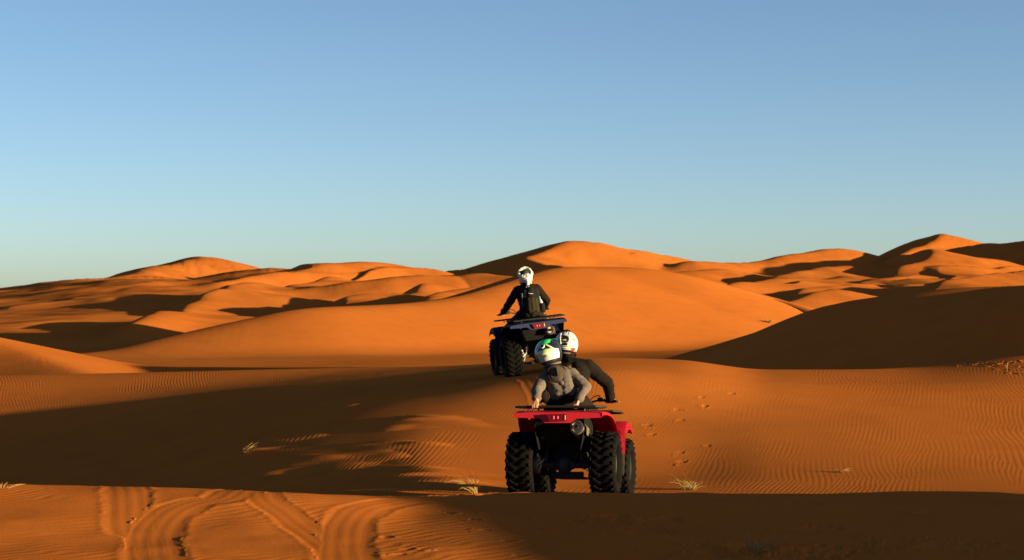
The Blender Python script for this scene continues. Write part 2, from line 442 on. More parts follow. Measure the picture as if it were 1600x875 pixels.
def sand_material():
    m, nt, b = new_mat('sand')
    co = nt.nodes.new('ShaderNodeTexCoord')
    def nz(scale, detail=4, rough=.6):
        n = N(nt, 'ShaderNodeTexNoise', Scale=scale, Detail=detail, Roughness=rough)
        nt.links.new(co.outputs['Object'], n.inputs['Vector']); return n
    n1 = nz(.05); n2 = nz(1.3, 5); n3 = nz(160, 2)
    r = N(nt, 'ShaderNodeValToRGB')
    r.color_ramp.elements[0].position = .3; r.color_ramp.elements[0].color = (.385, .104, .018, 1)
    r.color_ramp.elements[1].position = .7; r.color_ramp.elements[1].color = (.45, .132, .026, 1)
    nt.links.new(n1.outputs['Fac'], r.inputs['Fac'])
    def mix(a, fac, c2, kind='MULTIPLY'):
        x = N(nt, 'ShaderNodeMix', data_type='RGBA', blend_type=kind)
        nt.links.new(a, x.inputs[6]); x.inputs[7].default_value = c2
        if isinstance(fac, float): x.inputs[0].default_value = fac
        else: nt.links.new(fac, x.inputs[0])
        return x.outputs[2]
    mr = N(nt, 'ShaderNodeMapRange'); mr.inputs[1].default_value = .45; mr.inputs[2].default_value = .75; mr.inputs[4].default_value = .5
    nt.links.new(n2.outputs['Fac'], mr.inputs[0])
    c = mix(r.outputs['Color'], mr.outputs[0], (.82, .78, .76, 1))
    mr2 = N(nt, 'ShaderNodeMapRange'); mr2.inputs[1].default_value = .4; mr2.inputs[2].default_value = .7; mr2.inputs[4].default_value = .35
    nt.links.new(n3.outputs['Fac'], mr2.inputs[0])
    c = mix(c, mr2.outputs[0], (.7, .64, .6, 1))
    nt.links.new(c, b.inputs['Base Color'])
    b.inputs['Roughness'].default_value = .95
    b.inputs['Specular IOR Level'].default_value = .0
    bp = N(nt, 'ShaderNodeBump', Strength=.35, Distance=.004)
    n4 = nz(55, 4, .65)
    nt.links.new(n4.outputs['Fac'], bp.inputs['Height'])
    nt.links.new(bp.outputs['Normal'], b.inputs['Normal'])
    return m
M_SAND = sand_material()

def tag(o, label=None, cat=None, group=None, kind=None):
    if label: o['label'] = label
    if cat: o['category'] = cat
    if group: o['group'] = group
    if kind: o['kind'] = kind
    return o

def make_ground(q=1.0):
    # columns: dense inside the view, wider and wider outside
    ncen = int(1500 * q)
    cen = np.linspace(-60, 1660, ncen)
    g = [cen[-1]]; st = (cen[-1] - cen[0]) / ncen
    while g[-1] < 60000:
        st *= 1.045; g.append(g[-1] + st)
    right = np.array(g[1:]); left = 1600 - right[::-1]
    s = (np.concatenate([left, cen, right]) - 800) / FPX
    segs = [(-3000, -60, 24), (-60, 5, 40), (5, 11, 60), (11, 16.4, 250), (16.4, 20, 50), (20, 38, 400), (38, 60, 120)]
    ys = []
    for a, b_, n in segs:
        n = int(n * q)
        if a >= 16 : ys.append(np.geomspace(a, b_, n, endpoint=False))
        elif a == -3000: ys.append(-np.geomspace(3000, 60, n, endpoint=False))
        else: ys.append(np.linspace(a, b_, n, endpoint=False))
    ys.append(1 / np.linspace(1 / 60, 1 / 1100, int(900 * q), endpoint=False))
    ys.append(np.geomspace(1100, 6000, int(30 * q)))
    ys = np.concatenate(ys)
    w = np.maximum(np.abs(ys), 8.0)
    X = s[None, :] * w[:, None]; Y = np.repeat(ys[:, None], len(s), 1)
    Z = height(X, Y)
    nr, nc = X.shape
    co = np.empty((nr * nc, 3), np.float32); co[:, 0] = X.ravel(); co[:, 1] = Y.ravel(); co[:, 2] = Z
    me = bpy.data.meshes.new('ground')
    idx = np.arange(nr * nc, dtype=np.int32).reshape(nr, nc)
    quads = np.stack([idx[:-1, :-1], idx[:-1, 1:], idx[1:, 1:], idx[1:, :-1]], -1).reshape(-1, 4)
    me.vertices.add(nr * nc); me.vertices.foreach_set('co', co.ravel())
    nf = len(quads)
    me.loops.add(nf * 4); me.loops.foreach_set('vertex_index', quads.ravel())
    me.polygons.add(nf); me.polygons.foreach_set('loop_start', np.arange(0, nf * 4, 4, dtype=np.int32))
    me.polygons.foreach_set('use_smooth', np.ones(nf, bool))
    me.update(calc_edges=True)
    me.materials.append(M_SAND)
    o = bpy.data.objects.new('ground', me); COL.objects.link(o)
    tag(o, kind='structure')
    return o
ground = make_ground(QUAL)

def gz(x, y):
    return float(height(np.array([x]), np.array([y]))[0])

# ------------------------------------------------------------------ mesh helpers
def paint(name, col, rough=.5, metal=0.0, spec=.5, coat=0.0, dust=0.0, dustcol=(.34, .15, .05, 1), nscale=9, bump=0.0, bscale=60, emit=None):
    """a surface with a worn, slightly dusty look"""
    m, nt, b = new_mat(name)
    tc = nt.nodes.new('ShaderNodeTexCoord')
    n = N(nt, 'ShaderNodeTexNoise', Scale=nscale, Detail=6, Roughness=.65)
    nt.links.new(tc.outputs['Object'], n.inputs['Vector'])
    mr = N(nt, 'ShaderNodeMapRange'); mr.inputs[1].default_value = .42; mr.inputs[2].default_value = .8
    mr.inputs[3].default_value = dust * .25; mr.inputs[4].default_value = dust
    nt.links.new(n.outputs['Fac'], mr.inputs[0])
    mx = N(nt, 'ShaderNodeMix', data_type='RGBA'); mx.inputs[6].default_value = (*col, 1); mx.inputs[7].default_value = dustcol
    nt.links.new(mr.outputs[0], mx.inputs[0]); nt.links.new(mx.outputs[2], b.inputs['Base Color'])
    rr = N(nt, 'ShaderNodeMapRange'); rr.inputs[3].default_value = rough; rr.inputs[4].default_value = min(1, rough + .35)
    nt.links.new(n.outputs['Fac'], rr.inputs[0]); nt.links.new(rr.outputs[0], b.inputs['Roughness'])
    b.inputs['Metallic'].default_value = metal; b.inputs['Specular IOR Level'].default_value = spec
    b.inputs['Coat Weight'].default_value = coat
    if bump:
        n2 = N(nt, 'ShaderNodeTexNoise', Scale=bscale, Detail=4); nt.links.new(tc.outputs['Object'], n2.inputs['Vector'])
        bp = N(nt, 'ShaderNodeBump', Strength=bump, Distance=.01)
        nt.links.new(n2.outputs['Fac'], bp.inputs['Height']); nt.links.new(bp.outputs['Normal'], b.inputs['Normal'])
    if emit:
        b.inputs['Emission Color'].default_value = (*emit[0], 1); b.inputs['Emission Strength'].default_value = emit[1]
    return m

M_RED = paint('red_plastic', (.40, .004, .016), .42, spec=.3, coat=.08, dust=.02)
M_BLUE = paint('blue_plastic', (.004, .008, .048), .45, spec=.25, dust=.008)
M_BLACK = paint('black_plastic', (.004, .004, .0045), .5, spec=.3, dust=.012)
M_RUB = paint('rubber', (.0014, .0013, .0012), .65, spec=.07, dust=.006, nscale=14)
M_STEEL = paint('dark_steel', (.035, .035, .037), .45, metal=.8, dust=.04)
M_ALU = paint('aluminium', (.34, .30, .24), .4, metal=.9, dust=.1)
M_MUF = paint('muffler_metal', (.42, .34, .24), .38, metal=.85, dust=.3)
M_CAST = paint('cast_metal', (.022, .027, .036), .5, metal=.5, dust=.04)
M_LENS = paint('red_lens', (.06, .0006, .002), .3, spec=.2, emit=((1, .01, .03), .022))
M_GLINT = paint('tail_glint', (.3, .02, .03), .3, emit=((1, .10, .16), .15))  # faintly glowing pink, a highlight painted on the tail lens
M_WLENS = paint('clear_lens', (.5, .5, .5), .1, coat=.6)
M_SEAT = paint('seat_vinyl', (.006, .006, .006), .55, spec=.3, dust=.03)
M_FLAP = paint('grey_flap', (.045, .042, .038), .7, spec=.2, dust=.08)
M_SKIN = paint('skin', (.42, .19, .11), .55, spec=.35, nscale=30)
M_HAIR = paint('hair', (.012, .008, .006), .6, bump=.6, bscale=120)
M_HOODIE = paint('grey_fleece', (.092, .070, .062), .95, spec=.06)
M_HOODDK = paint('hood_lining_shade', (.006, .006, .010), .95, spec=.05)  # shade of the hood's inside put into the lining colour
M_TRIM = paint('hood_trim', (.018, .012, .011), .95, spec=.05)
M_JACKET = paint('black_jacket', (.0085, .0058, .0048), .95, spec=.06)
M_TROUS = paint('dark_trousers', (.010, .0065, .005), .95, spec=.06)
M_KHAKI = paint('olive_trousers', (.10, .075, .045), .9, spec=.15, bump=.3)
M_SHOE = paint('shoe', (.05, .045, .04), .8, dust=.3)
M_WHITE = paint('helmet_white', (.42, .40, .385), .3, coat=.2, dust=.08)
M_GREEN = paint('helmet_green', (.03, .50, .10), .25, coat=.5)
M_LIME = paint('helmet_pale_green', (.34, .45, .18), .25, coat=.2)
M_HBLK = paint('helmet_black', (.004, .0045, .007), .25, coat=.3)
M_HRED = paint('helmet_red', (.45, .02, .02), .25, coat=.5)
M_GOLD = paint('helmet_gold', (.50, .32, .12), .3, coat=.5)
M_PAD = paint('helmet_padding', (.09, .055, .045), .9)
M_SCARF = paint('white_cotton', (.48, .43, .38), .95, spec=.05)
M_PACK = paint('backpack_black', (.008, .007, .006), .9, spec=.1, bump=.2, bscale=80)
M_PACKO = paint('backpack_olive', (.020, .015, .007), .9, spec=.1, bump=.2, bscale=80)
M_STRAP = paint('strap_blue', (.04, .055, .085), .9, spec=.1)
M_TEAL = paint('teal_cap', (.03, .22, .26), .4)
M_STRAW = paint('dry_straw', (.27, .17, .06), .8, spec=.2)
M_GRASSG = paint('green_straw', (.13, .12, .035), .8, spec=.2)
m, nt, b = new_mat('clear_bottle')
b.inputs['Base Color'].default_value = (.75, .85, .9, 1); b.inputs['Roughness'].default_value = .08; b.inputs['Transmission Weight'].default_value = .7; b.inputs['IOR'].default_value = 1.2
M_BOTTLE = m

class MB:
    def __init__(self): self.bm = bmesh.new()
    def box(self, c, s, rot=None, bev=.0, taper=None):
        r = bmesh.ops.create_cube(self.bm, size=1.0); vs_ = r['verts']
        for v in vs_:
            v.co = Vector((v.co.x * s[0], v.co.y * s[1], v.co.z * s[2]))
            if taper and v.co.z > 0: v.co.x *= taper[0]; v.co.y *= taper[1]
        if bev:
            es = list({e for v in vs_ for e in v.link_edges})
            rr = bmesh.ops.bevel(self.bm, geom=es, offset=bev, segments=2, affect='EDGES', profile=.6)
            vs_ = list({v for f in rr['faces'] for v in f.verts} | {v for v in vs_ if v.is_valid})
        M = Matrix.Translation(Vector(c)) @ ((Euler(rot).to_matrix().to_4x4()) if rot is not None and not isinstance(rot, Matrix) else (rot or Matrix.Identity(4)))
        seen = set()
        for v in vs_:
            if v.is_valid and v not in seen: v.co = M @ v.co; seen.add(v)
        return self
    def tube(self, pts, r, seg=8, closed=False, smooth_n=0, caps=True, flat=None):
        """swept round (or flattened) section; r is a number or one per point"""
        pts = [Vector(p) for p in pts]
        rs = [float(t) for t in r] if hasattr(r, '__len__') else [r] * len(pts)
        if smooth_n:
            q = refine([(*p, rr) for p, rr in zip(pts, rs)], smooth_n) if not closed else None
            pts = [Vector([float(t) for t in p[:3]]) for p in q]; rs = [max(float(p[3]), .0005) for p in q]
        n = len(pts); rings = []; up = None
        for i in range(n):
            a = pts[i - 1] if (i > 0 or closed) else pts[i]; c = pts[(i + 1) % n] if (i < n - 1 or closed) else pts[i]
            t = (c - a)
            t = t.normalized() if t.length > 1e-9 else Vector((0, 0, 1))
            if up is None:
                up = t.orthogonal().normalized() if flat is None else (Vector(flat) - t * t.dot(Vector(flat))).normalized()
            up = (up - t * up.dot(t))
            up = up.normalized() if up.length > 1e-6 else t.orthogonal().normalized()
            sd = t.cross(up); ring = []
            for k in range(seg):
                an = 2 * math.pi * k / seg
                ring.append(self.bm.verts.new(pts[i] + rs[i] * (math.cos(an) * up * (.35 if flat is not None else 1) + math.sin(an) * sd)))
            rings.append(ring)
        m_ = n if closed else n - 1
        for i in range(m_):
            A = rings[i]; B = rings[(i + 1) % n]
            for k in range(seg):
                self.bm.faces.new((A[k], A[(k + 1) % seg], B[(k + 1) % seg], B[k]))
        if caps and not closed:
            self.bm.faces.new(rings[0][::-1]); self.bm.faces.new(rings[-1])
        return self
    def lathe(self, prof, M=None, seg=32, caps=False):
        """profile of (radius, height) turned about local z, placed by matrix M"""
        M = M or Matrix.Identity(4); rings = []
        for r, h in prof:
            rings.append([self.bm.verts.new(M @ Vector((r * math.cos(2 * math.pi * k / seg), r * math.sin(2 * math.pi * k / seg), h))) for k in range(seg)])
        for A, B in zip(rings, rings[1:]):
            for k in range(seg): self.bm.faces.new((A[k], A[(k + 1) % seg], B[(k + 1) % seg], B[k]))
        if caps: self.bm.faces.new(rings[0][::-1]); self.bm.faces.new(rings[-1])
        return self
    def ball(self, c, r, seg=16):
        rr = (r, r, r) if not hasattr(r, '__len__') else r
        res = bmesh.ops.create_uvsphere(self.bm, u_segments=seg, v_segments=max(6, seg * 2 // 3), radius=1.0)
        for v in res['verts']: v.co = Vector((v.co.x * rr[0] + c[0], v.co.y * rr[1] + c[1], v.co.z * rr[2] + c[2]))
        return self
    def cap(self, a, b, ra, rb, seg=14):
        """tapered capsule"""
        a = Vector(a); b = Vector(b)
        self.ball(a, ra, seg); self.ball(b, rb, seg)
        if (b - a).length > 1e-6: self.tube([a, b], [ra, rb], seg)
        return self
    def sheet(self, rows, th):
        """a lofted sheet of thickness th through rows of points"""
        V = [[self.bm.verts.new(Vector(p)) for p in r] for r in rows]; fs = []
        for A, B in zip(V, V[1:]):
            for k in range(len(A) - 1): fs.append(self.bm.faces.new((A[k], A[k + 1], B[k + 1], B[k])))
        bmesh.ops.solidify(self.bm, geom=fs, thickness=th)
        return self
    def prism(self, outline, d):
        """closed outline of points extruded along vector d"""
        A = [self.bm.verts.new(Vector(p)) for p in outline]; B = [self.bm.verts.new(Vector(p) + Vector(d)) for p in outline]
        n = len(A)
        self.bm.faces.new(A[::-1]); self.bm.faces.new(B)
        for i in range(n): self.bm.faces.new((A[i], A[(i + 1) % n], B[(i + 1) % n], B[i]))
        return self
    def build(self, name, mat, parent=None, loc=None, sm=35):
        bmesh.ops.recalc_face_normals(self.bm, faces=self.bm.faces[:])
        me = bpy.data.meshes.new(name); self.bm.to_mesh(me); self.bm.free()
        o = bpy.data.objects.new(name, me); COL.objects.link(o)
        for mm in (mat if isinstance(mat, (list, tuple)) else [mat]): me.materials.append(mm)
        me.polygons.foreach_set('use_smooth', [True] * len(me.polygons))
        if sm: me.set_sharp_from_angle(angle=math.radians(sm))
        if parent is not None: o.parent = parent
        if loc is not None: o.location = loc
        return o

def empty(name, loc=(0, 0, 0), rot=(0, 0, 0)):
    o = bpy.data.objects.new(name, None); COL.objects.link(o)
    o.empty_display_size = .2; o.location = loc; o.rotation_euler = rot
    return o

def remeshed(mb, name, mat, voxel, smooth_it=4, wrinkle=0, parent=None, seed=0, wsc=14):
    """fuse overlapping solids into one continuous skin; optional cloth folds"""
    tmp = mb.build('tmp', M_SKIN)
    md = tmp.modifiers.new('r', 'REMESH'); md.mode = 'VOXEL'; md.voxel_size = voxel; md.use_smooth_shade = True
    ms = tmp.modifiers.new('s', 'SMOOTH'); ms.iterations = smooth_it; ms.factor = .5
    dg = bpy.context.evaluated_depsgraph_get()
    me = bpy.data.meshes.new_from_object(tmp.evaluated_get(dg))
    old = tmp.data; bpy.data.objects.remove(tmp); bpy.data.meshes.remove(old)
    me.name = name; me.materials.clear(); me.materials.append(mat)
    n = len(me.vertices)
    if wrinkle:
        co = np.empty(n * 3); no = np.empty(n * 3)
        me.vertices.foreach_get('co', co); me.vertex_normals.foreach_get('vector', no)
        co = co.reshape(-1, 3); no = no.reshape(-1, 3)
        d = np.empty(n)
        for i in range(n):
            p = co[i]
            q = Vector((p[0] * wsc, p[1] * wsc, p[2] * wsc * 1.9 + 3 * seed))
            d[i] = (1 - abs(mnoise.noise(q)) * 2.2) * .65 + .35 * mnoise.noise(q * 2.3 + Vector((5, seed, 2)))
        co = co + no * (d * wrinkle)[:, None]
        me.vertices.foreach_set('co', co.ravel())
    me.polygons.foreach_set('use_smooth', [True] * len(me.polygons))
    me.update()
    o = bpy.data.objects.new(name, me); COL.objects.link(o)
    if parent is not None: o.parent = parent
    return o

# ------------------------------------------------------------------ quad bikes (x right, y forward, origin on the ground under the rear axle)
ROTY = Matrix.Rotation(math.radians(90), 4, 'Y')      # turns the lathe's z axis to x

def tyre_mb(R, w, seed):
    mb = MB(); h = w / 2
    prof = [(R * .52, -h * .70), (R * .62, -h * .96), (R * .78, -h * 1.0), (R * .90, -h * .93), (R * .955, -h * .74), (R * .97, -h * .35), (R * .973, 0),
            (R * .97, h * .35), (R * .955, h * .74), (R * .90, h * .93), (R * .78, h * 1.0), (R * .62, h * .96), (R * .52, h * .70), (R * .50, h * .4), (R * .50, -h * .4), (R * .52, -h * .70)]
    mb.lathe(prof, ROTY, 40)
    n = 22
    for k in range(n):
        for sd in (-1, 1):
            a = 2 * math.pi * (k + (.5 if sd > 0 else 0) + .0) / n
            # slanted lug on the tread and a shoulder block
            for (xx, da, ln, wd, hr, rad, tilt) in ((sd * h * .42, 0, h * .74, R * .095, R * .07, R * .975, sd * .62), (sd * h * .86, sd * .0 + .10, h * .26, R * .12, R * .07, R * .925, sd * .1)):
                an = a + da
                M = Matrix.Translation((xx, rad * math.cos(an), rad * math.sin(an))) @ Matrix.Rotation(an - math.pi / 2, 4, 'X') @ Matrix.Rotation(tilt, 4, 'Z')
                if abs(xx) > h * .7: M = M @ Matrix.Rotation(sd * .75, 4, 'Y')
                mb.box((0, 0, 0), (ln, wd, hr), M, .006)
    return mb

def rim_mb(R, w, out):
    mb = MB(); h = w / 2; s = out
    r = R * .51
    mb.lathe([(r, -h * .66), (r * .95, -h * .6), (r * .9, -h * .2), (r * .9, h * .35), (r * .96, h * .62), (r * 1.0, h * .66)], ROTY, 32)
    x = s * h * .25
    mb.lathe([(.0, x + s * .012), (r * .32, x + s * .012), (r * .40, x - s * .005), (r * .62, x), (r * .70, x + s * .02), (r * .9, x + s * .012)], ROTY, 32)
    for k in range(4):
        a = math.pi / 4 + k * math.pi / 2
        mb.lathe([(.012, x), (.012, x + s * .03), (.0, x + s * .032)], Matrix.Translation((0, r * .27 * math.cos(a), r * .27 * math.sin(a))) @ ROTY, 8)
    return mb

def make_quad(body_mat, label, group, steer=0.0):
    root = empty('quad_bike')
    tag(root, label, 'quad bike', group)
    # wheels
    for (x, y, R, w) in ((-.44, 0, .335, .285), (.44, 0, .335, .285), (-.45, 1.25, .322, .215), (.45, 1.25, .322, .215)):
        t = tyre_mb(R, w, int(x * 10 + y * 7)).build('tyre', M_RUB, root, (x, y, R - .012))
        if y > 1: t.rotation_euler[2] = steer
        t.rotation_euler[0] = (x * 3 + y) % 1.0
        rim_mb(R, w, 1 if x > 0 else -1).build('rim', M_BLACK, t)
        s = 1 if x > 0 else -1
        MB().lathe([(.0, s * w * .30), (.035, s * w * .30), (.04, s * w * .2), (.04, -s * w * .3)], ROTY, 16).build('hub', M_ALU if y < 1 else M_STEEL, t)
    # rear fender: deck, drooping arches on both sides, deep centre of the rear lip
    mb = MB()
    side = [(-.425, .845), (-.36, .862), (-.2, .872), (-.06, .868), (.06, .845), (.17, .79), (.27, .705), (.345, .60), (.38, .50)]
    def wid(y): return .47 + .06 * min(1, max(0, (y + .3) / .5))
    for s in (-1, 1):
        rows = []
        for y, z in side:
            W = wid(y); inn = .0 if y < .05 else (.24 if y < .2 else .28)
            xs = [inn, inn + (W - inn) * .4, inn + (W - inn) * .75, W - .035, W - .008, W]
            dz = [0, .004, .003, -.002, -.014, -.045]
            rows.append([(s * x, y - .012 * (1 if d < -.01 else 0) * 0, z + d) for x, d in zip(xs, dz)])
        mb.sheet(rows, .006)
    # rear lip with the deeper middle
    top = [(-.47, .800), (-.455, .840), (-.30, .846), (-.14, .846), (.14, .846), (.30, .846), (.455, .840), (.47, .800)]
    bot = [(.455, .792), (.30, .782), (.20, .780), (.135, .735), (-.135, .735), (-.19, .780), (-.21, .786), (-.30, .786), (-.455, .792)]
    mb.prism([(x, -.425 + .10 * abs(x) ** 2, z) for x, z in top + bot], (0, -.016, 0))
    mb.box((-.305, -.424, .80), (.025, .012, .06), None, .005)
    fen = mb.build('rear_fender', body_mat, root)
    # dark liners below the deck
    mb = MB()
    for s in (-1, 1):
        mb.sheet([[(s * .27, -.33, .83), (s * .25, -.33, .62), (s * .22, -.30, .46)], [(s * .27, .0, .84), (s * .25, .02, .66), (s * .22, .05, .5)], [(s * .27, .26, .72), (s * .25, .30, .56), (s * .22, .33, .40)]], .006)
    mb.sheet([[(-.27, -.34, .815), (0, -.34, .80), (.27, -.34, .815)], [(-.25, -.30, .70), (0, -.30, .70), (.12, -.30, .72)], [(-.2, -.22, .56), (0, -.22, .56), (.1, -.22, .58)]], .006)
    mb.build('inner_fender', M_BLACK, root)
    # tail light
    mb = MB()
    mb.prism([(-.115, -.444, .826), (.10, -.444, .826), (.10, -.444, .755), (-.08, -.444, .748)], (0, -.022, 0))
    tl = mb.build('tail_light', M_LENS, root)
    MB().ball((-.035, -.467, .79), (.009, .005, .020), 12).build('glint', M_GLINT, tl); MB().ball((.008, -.467, .79), (.008, .005, .018), 12).build('glint', M_GLINT, tl)  # two slim bars painted as pink highlights on the lens
    MB().box((.085, -.468, .788), (.012, .006, .05), None, .002).build('reflector', M_GOLD, tl)
    # exhaust
    d = Vector((.05, -1, .10)).normalized(); M = Matrix.Translation((.19, -.38, .695)) @ d.to_track_quat('Z', 'Y').to_matrix().to_4x4()
    mb = MB(); mb.lathe([(.0, -.46), (.045, -.46), (.066, -.42), (.070, -.38), (.070, -.02), (.064, .0), (.052, .004), (.046, -.012), (.0, -.012)], M, 28)
    ex = mb.build('exhaust', M_MUF, root)
    mb = MB(); mb.lathe([(.024, -.02), (.024, .045), (.019, .045), (.019, -.02)], M, 16); mb.build('tailpipe', M_STEEL, ex)
    mb = MB(); mb.lathe([(.071, -.09), (.075, -.085), (.075, -.065), (.071, -.06)], M, 28); mb.lathe([(.070, -.012), (.073, -.008), (.073, .004), (.053, .008)], M, 28); mb.build('clamp', M_STEEL, ex)
    mb = MB(); mb.sheet([[(.25, -.30, .745), (.285, -.30, .70), (.285, -.30, .62)], [(.24, -.06, .735), (.275, -.06, .69), (.275, -.06, .60)], [(.22, .12, .70), (.25, .12, .65), (.25, .12, .58)]], .004); mb.build('heat_shield', M_MUF, ex)
    MB().tube([(.17, .05, .63), (.16, .25, .55), (.10, .45, .42), (.04, .6, .40)], .024, 10, smooth_n=4).build('exhaust_pipe', M_STEEL, root)
    # racks
    def rack(name, y0, y1, w, z, n, rise):
        mb = MB()
        lp = [(-w, y0 + .06, z), (-w + .05, y0, z), (w - .05, y0, z), (w, y0 + .06, z), (w, y1 - .06, z + rise), (w - .05, y1, z + rise), (-w + .05, y1, z + rise), (-w, y1 - .06, z + rise)]
        mb.tube(lp, .012, 8, closed=True)
        for k in range(n):
            x = -w + 2 * w * (k + 1) / (n + 1)
            mb.tube([(x, y0, z), (x, y1, z + rise)], .008, 6)
        for k in range(2):
            y = y0 + (y1 - y0) * (k + 1) / 3; mb.tube([(-w, y, z + rise * (k + 1) / 3 - .004), (w, y, z + rise * (k + 1) / 3 - .004)], .009, 6)
        for x in (-w * .6, w * .6):
            for y in (y0 + .07, y1 - .07): mb.tube([(x, y, z - .05), (x, y, z + rise * .5)], .010, 6)
        for x in (-w + .02, w - .02): mb.box((x, (y0 + y1) / 2, z + .006), (.022, (y1 - y0) * .7, .010), None, .003)
        return mb.build(name, M_BLACK, root)
    rack('rear_rack', -.44, .02, .45, .905, 5, .012)
    rack('front_rack', 1.06, 1.55, .42, .93, 5, .0)
    # seat
    mb = MB()
    rows = []
    for y, z, w in ((-.16, .84, .13), (-.12, .895, .16), (.05, .915, .17), (.25, .905, .165), (.45, .885, .15), (.60, .90, .12), (.70, .92, .09)):
        rows.append([(-w, y, z - .10), (-w, y, z - .035), (-w * .8, y, z - .006), (0, y, z), (w * .8, y, z - .006), (w, y, z - .035), (w, y, z - .10)])
    mb.sheet(rows, .02); st = mb.build('seat', M_SEAT, root)
    # body: tank cover, side covers, nose
    mb = MB(); rows = []
    for y, zt, zb, w in ((.55, .88, .60, .15), (.68, .935, .58, .17), (.85, .95, .60, .17), (1.0, .93, .64, .20), (1.2, .88, .70, .26), (1.42, .84, .70, .28), (1.58, .78, .66, .20)):
        rows.append([(-w * .95, y, zb), (-w, y, (zt + zb) / 2), (-w * .8, y, zt - .035), (-w * .3, y, zt), (w * .3, y, zt), (w * .8, y, zt - .035), (w, y, (zt + zb) / 2), (w * .95, y, zb)])
    mb.sheet(rows, .008); mb.build('body_panel', body_mat, root)
    mb = MB()
    for s in (-1, 1): mb.sheet([[(s * .17, .1, .82), (s * .20, .1, .66), (s * .19, .1, .52)], [(s * .17, .4, .80), (s * .205, .4, .62), (s * .2, .4, .45)], [(s * .15, .66, .80), (s * .2, .66, .62), (s * .2, .66, .45)]], .006)
    mb.build('side_cover', M_BLACK, root)
    # front fender with grey flaps
    prof = [(1.58, .70), (1.50, .755), (1.38, .80), (1.25, .82), (1.10, .81), (.98, .77), (.895, .69), (.855, .58), (.84, .46)]
    for s in (-1, 1):
        mb = MB(); rows = []
        for y, z in prof:
            inn = .24 if z > .72 else .405
            dn = (.0, .0)
            xs = [inn, inn + .06 if z < .72 else inn + .12, .490, .525, .535]; dz = [0, .008, .006, -.008, -.085 if z > .7 else -.01]
            rows.append([(s * x, y + (.0 if z > .6 else (-.02 if i in (1, 2) else 0)), z + d) for i, (x, d) in enumerate(zip(xs, dz))])
        mb.sheet(rows, .006); mb.build('front_fender', body_mat, root)
    for s in (-1, 1):
        MB().sheet([[(s * .42, .845, .475), (s * .48, .825, .475), (s * .53, .845, .475)], [(s * .43, .83, .33), (s * .48, .815, .33), (s * .53, .83, .33)], [(s * .435, .82, .22), (s * .48, .81, .215), (s * .525, .82, .225)]], .006).build('mud_flap', M_FLAP, root)
    # handlebar
    mb = MB(); bar = [(-.41, .88, 1.03), (-.24, .93, 1.045), (-.10, .97, 1.01), (0, .975, 1.0), (.10, .97, 1.01), (.24, .93, 1.045), (.41, .88, 1.03)]
    mb.tube(bar, .012, 10, smooth_n=4); mb.tube([(0, .975, 1.0), (0, 1.06, .72)], .022, 10)
    mb.box((0, .975, 1.02), (.20, .09, .07), None, .02)
    hb = mb.build('handlebar', M_BLACK, root)
    for s in (-1, 1):
        MB().tube([(s * .29, .914, 1.040), (s * .43, .874, 1.028)], .018, 12).build('grip', M_RUB, hb)
        MB().tube([(s * .25, .96, 1.04), (s * .30, .965, 1.035), (s * .38, .945, 1.028), (s * .455, .925, 1.026)], [.007, .006, .006, .008], 8).build('brake_lever', M_ALU, hb)
        MB().box((s * .245, .93, 1.05), (.06, .05, .05), None, .012).build('switch_box', M_BLACK, hb)
        MB().tube([(s * .24, .95, 1.05), (s * .22, 1.0, 1.10), (s * .12, 1.06, 1.06), (s * .08, 1.10, .90)], .006, 6, smooth_n=5).build('cable', M_BLACK, hb)
        MB().tube([(s * .12, .99, 1.03), (s * .15, .98, 1.16)], .006, 6).build('mirror_stalk', M_BLACK, hb) if False else None
    # headlights, bumper
    for s in (-1, 1): MB().ball((s * .21, 1.585, .735), (.075, .05, .045), 16).build('headlight', M_WLENS, root)
    mb = MB(); mb.tube([(-.22, 1.62, .35), (-.22, 1.72, .5), (-.2, 1.70, .66), (.2, 1.70, .66), (.22, 1.72, .5), (.22, 1.62, .35)], .014, 8); mb.tube([(-.22, 1.72, .5), (.22, 1.72, .5)], .012, 8); mb.build('front_bumper', M_BLACK, root)
    # frame, engine, drive
    mb = MB()
    for s in (-1, 1):
        mb.tube([(s * .14, -.30, .78), (s * .15, -.05, .62), (s * .15, .25, .30), (s * .15, .95, .26), (s * .14, 1.5, .34)], .019, 8)
        mb.tube([(s * .13, -.33, .80), (s * .13, .5, .78), (s * .12, 1.0, .80)], .016, 8)
    mb.tube([(-.14, -.32, .795), (.14, -.32, .795)], .014, 8)
    mb.build('frame', M_BLACK, root)
    mb = MB(); mb.box((0, .55, .44), (.30, .46, .30), None, .03); mb.box((.0, .62, .66), (.18, .22, .18), None, .02); mb.lathe([(.0, -.19), (.12, -.19), (.13, -.16), (.13, .16), (.12, .19), (.0, .19)], Matrix.Translation((0, .5, .42)) @ ROTY, 24)
    for k in range(6): mb.box((0, .62, .60 + k * .025), (.22, .26, .006))
    mb.build('engine', M_CAST, root)
    mb = MB(); mb.box((.04, .42, .178), (.36, .85, .018), None, .006); mb.box((.04, -.02, .205), (.34, .05, .07), None, .01); mb.build('skid_plate', M_BLACK, root)
    mb = MB(); mb.tube([(-.33, 0, .31), (.33, 0, .31)], .030, 12)
    mb.lathe([(.0, -.10), (.045, -.10), (.06, -.07), (.095, -.04), (.105, .0), (.095, .05), (.055, .08), (.045, .11), (.0, .11)], Matrix.Translation((.0, 0, .315)) @ ROTY, 20)
    mb.box((0, -.095, .315), (.06, .03, .09), None, .012)
    mb.build('rear_axle', M_CAST, root)
    mb = MB(); mb.lathe([(.0, -.04), (.085, -.04), (.095, -.02), (.095, .02), (.0, .02)], Matrix.Translation((-.285, 0, .31)) @ ROTY, 24)
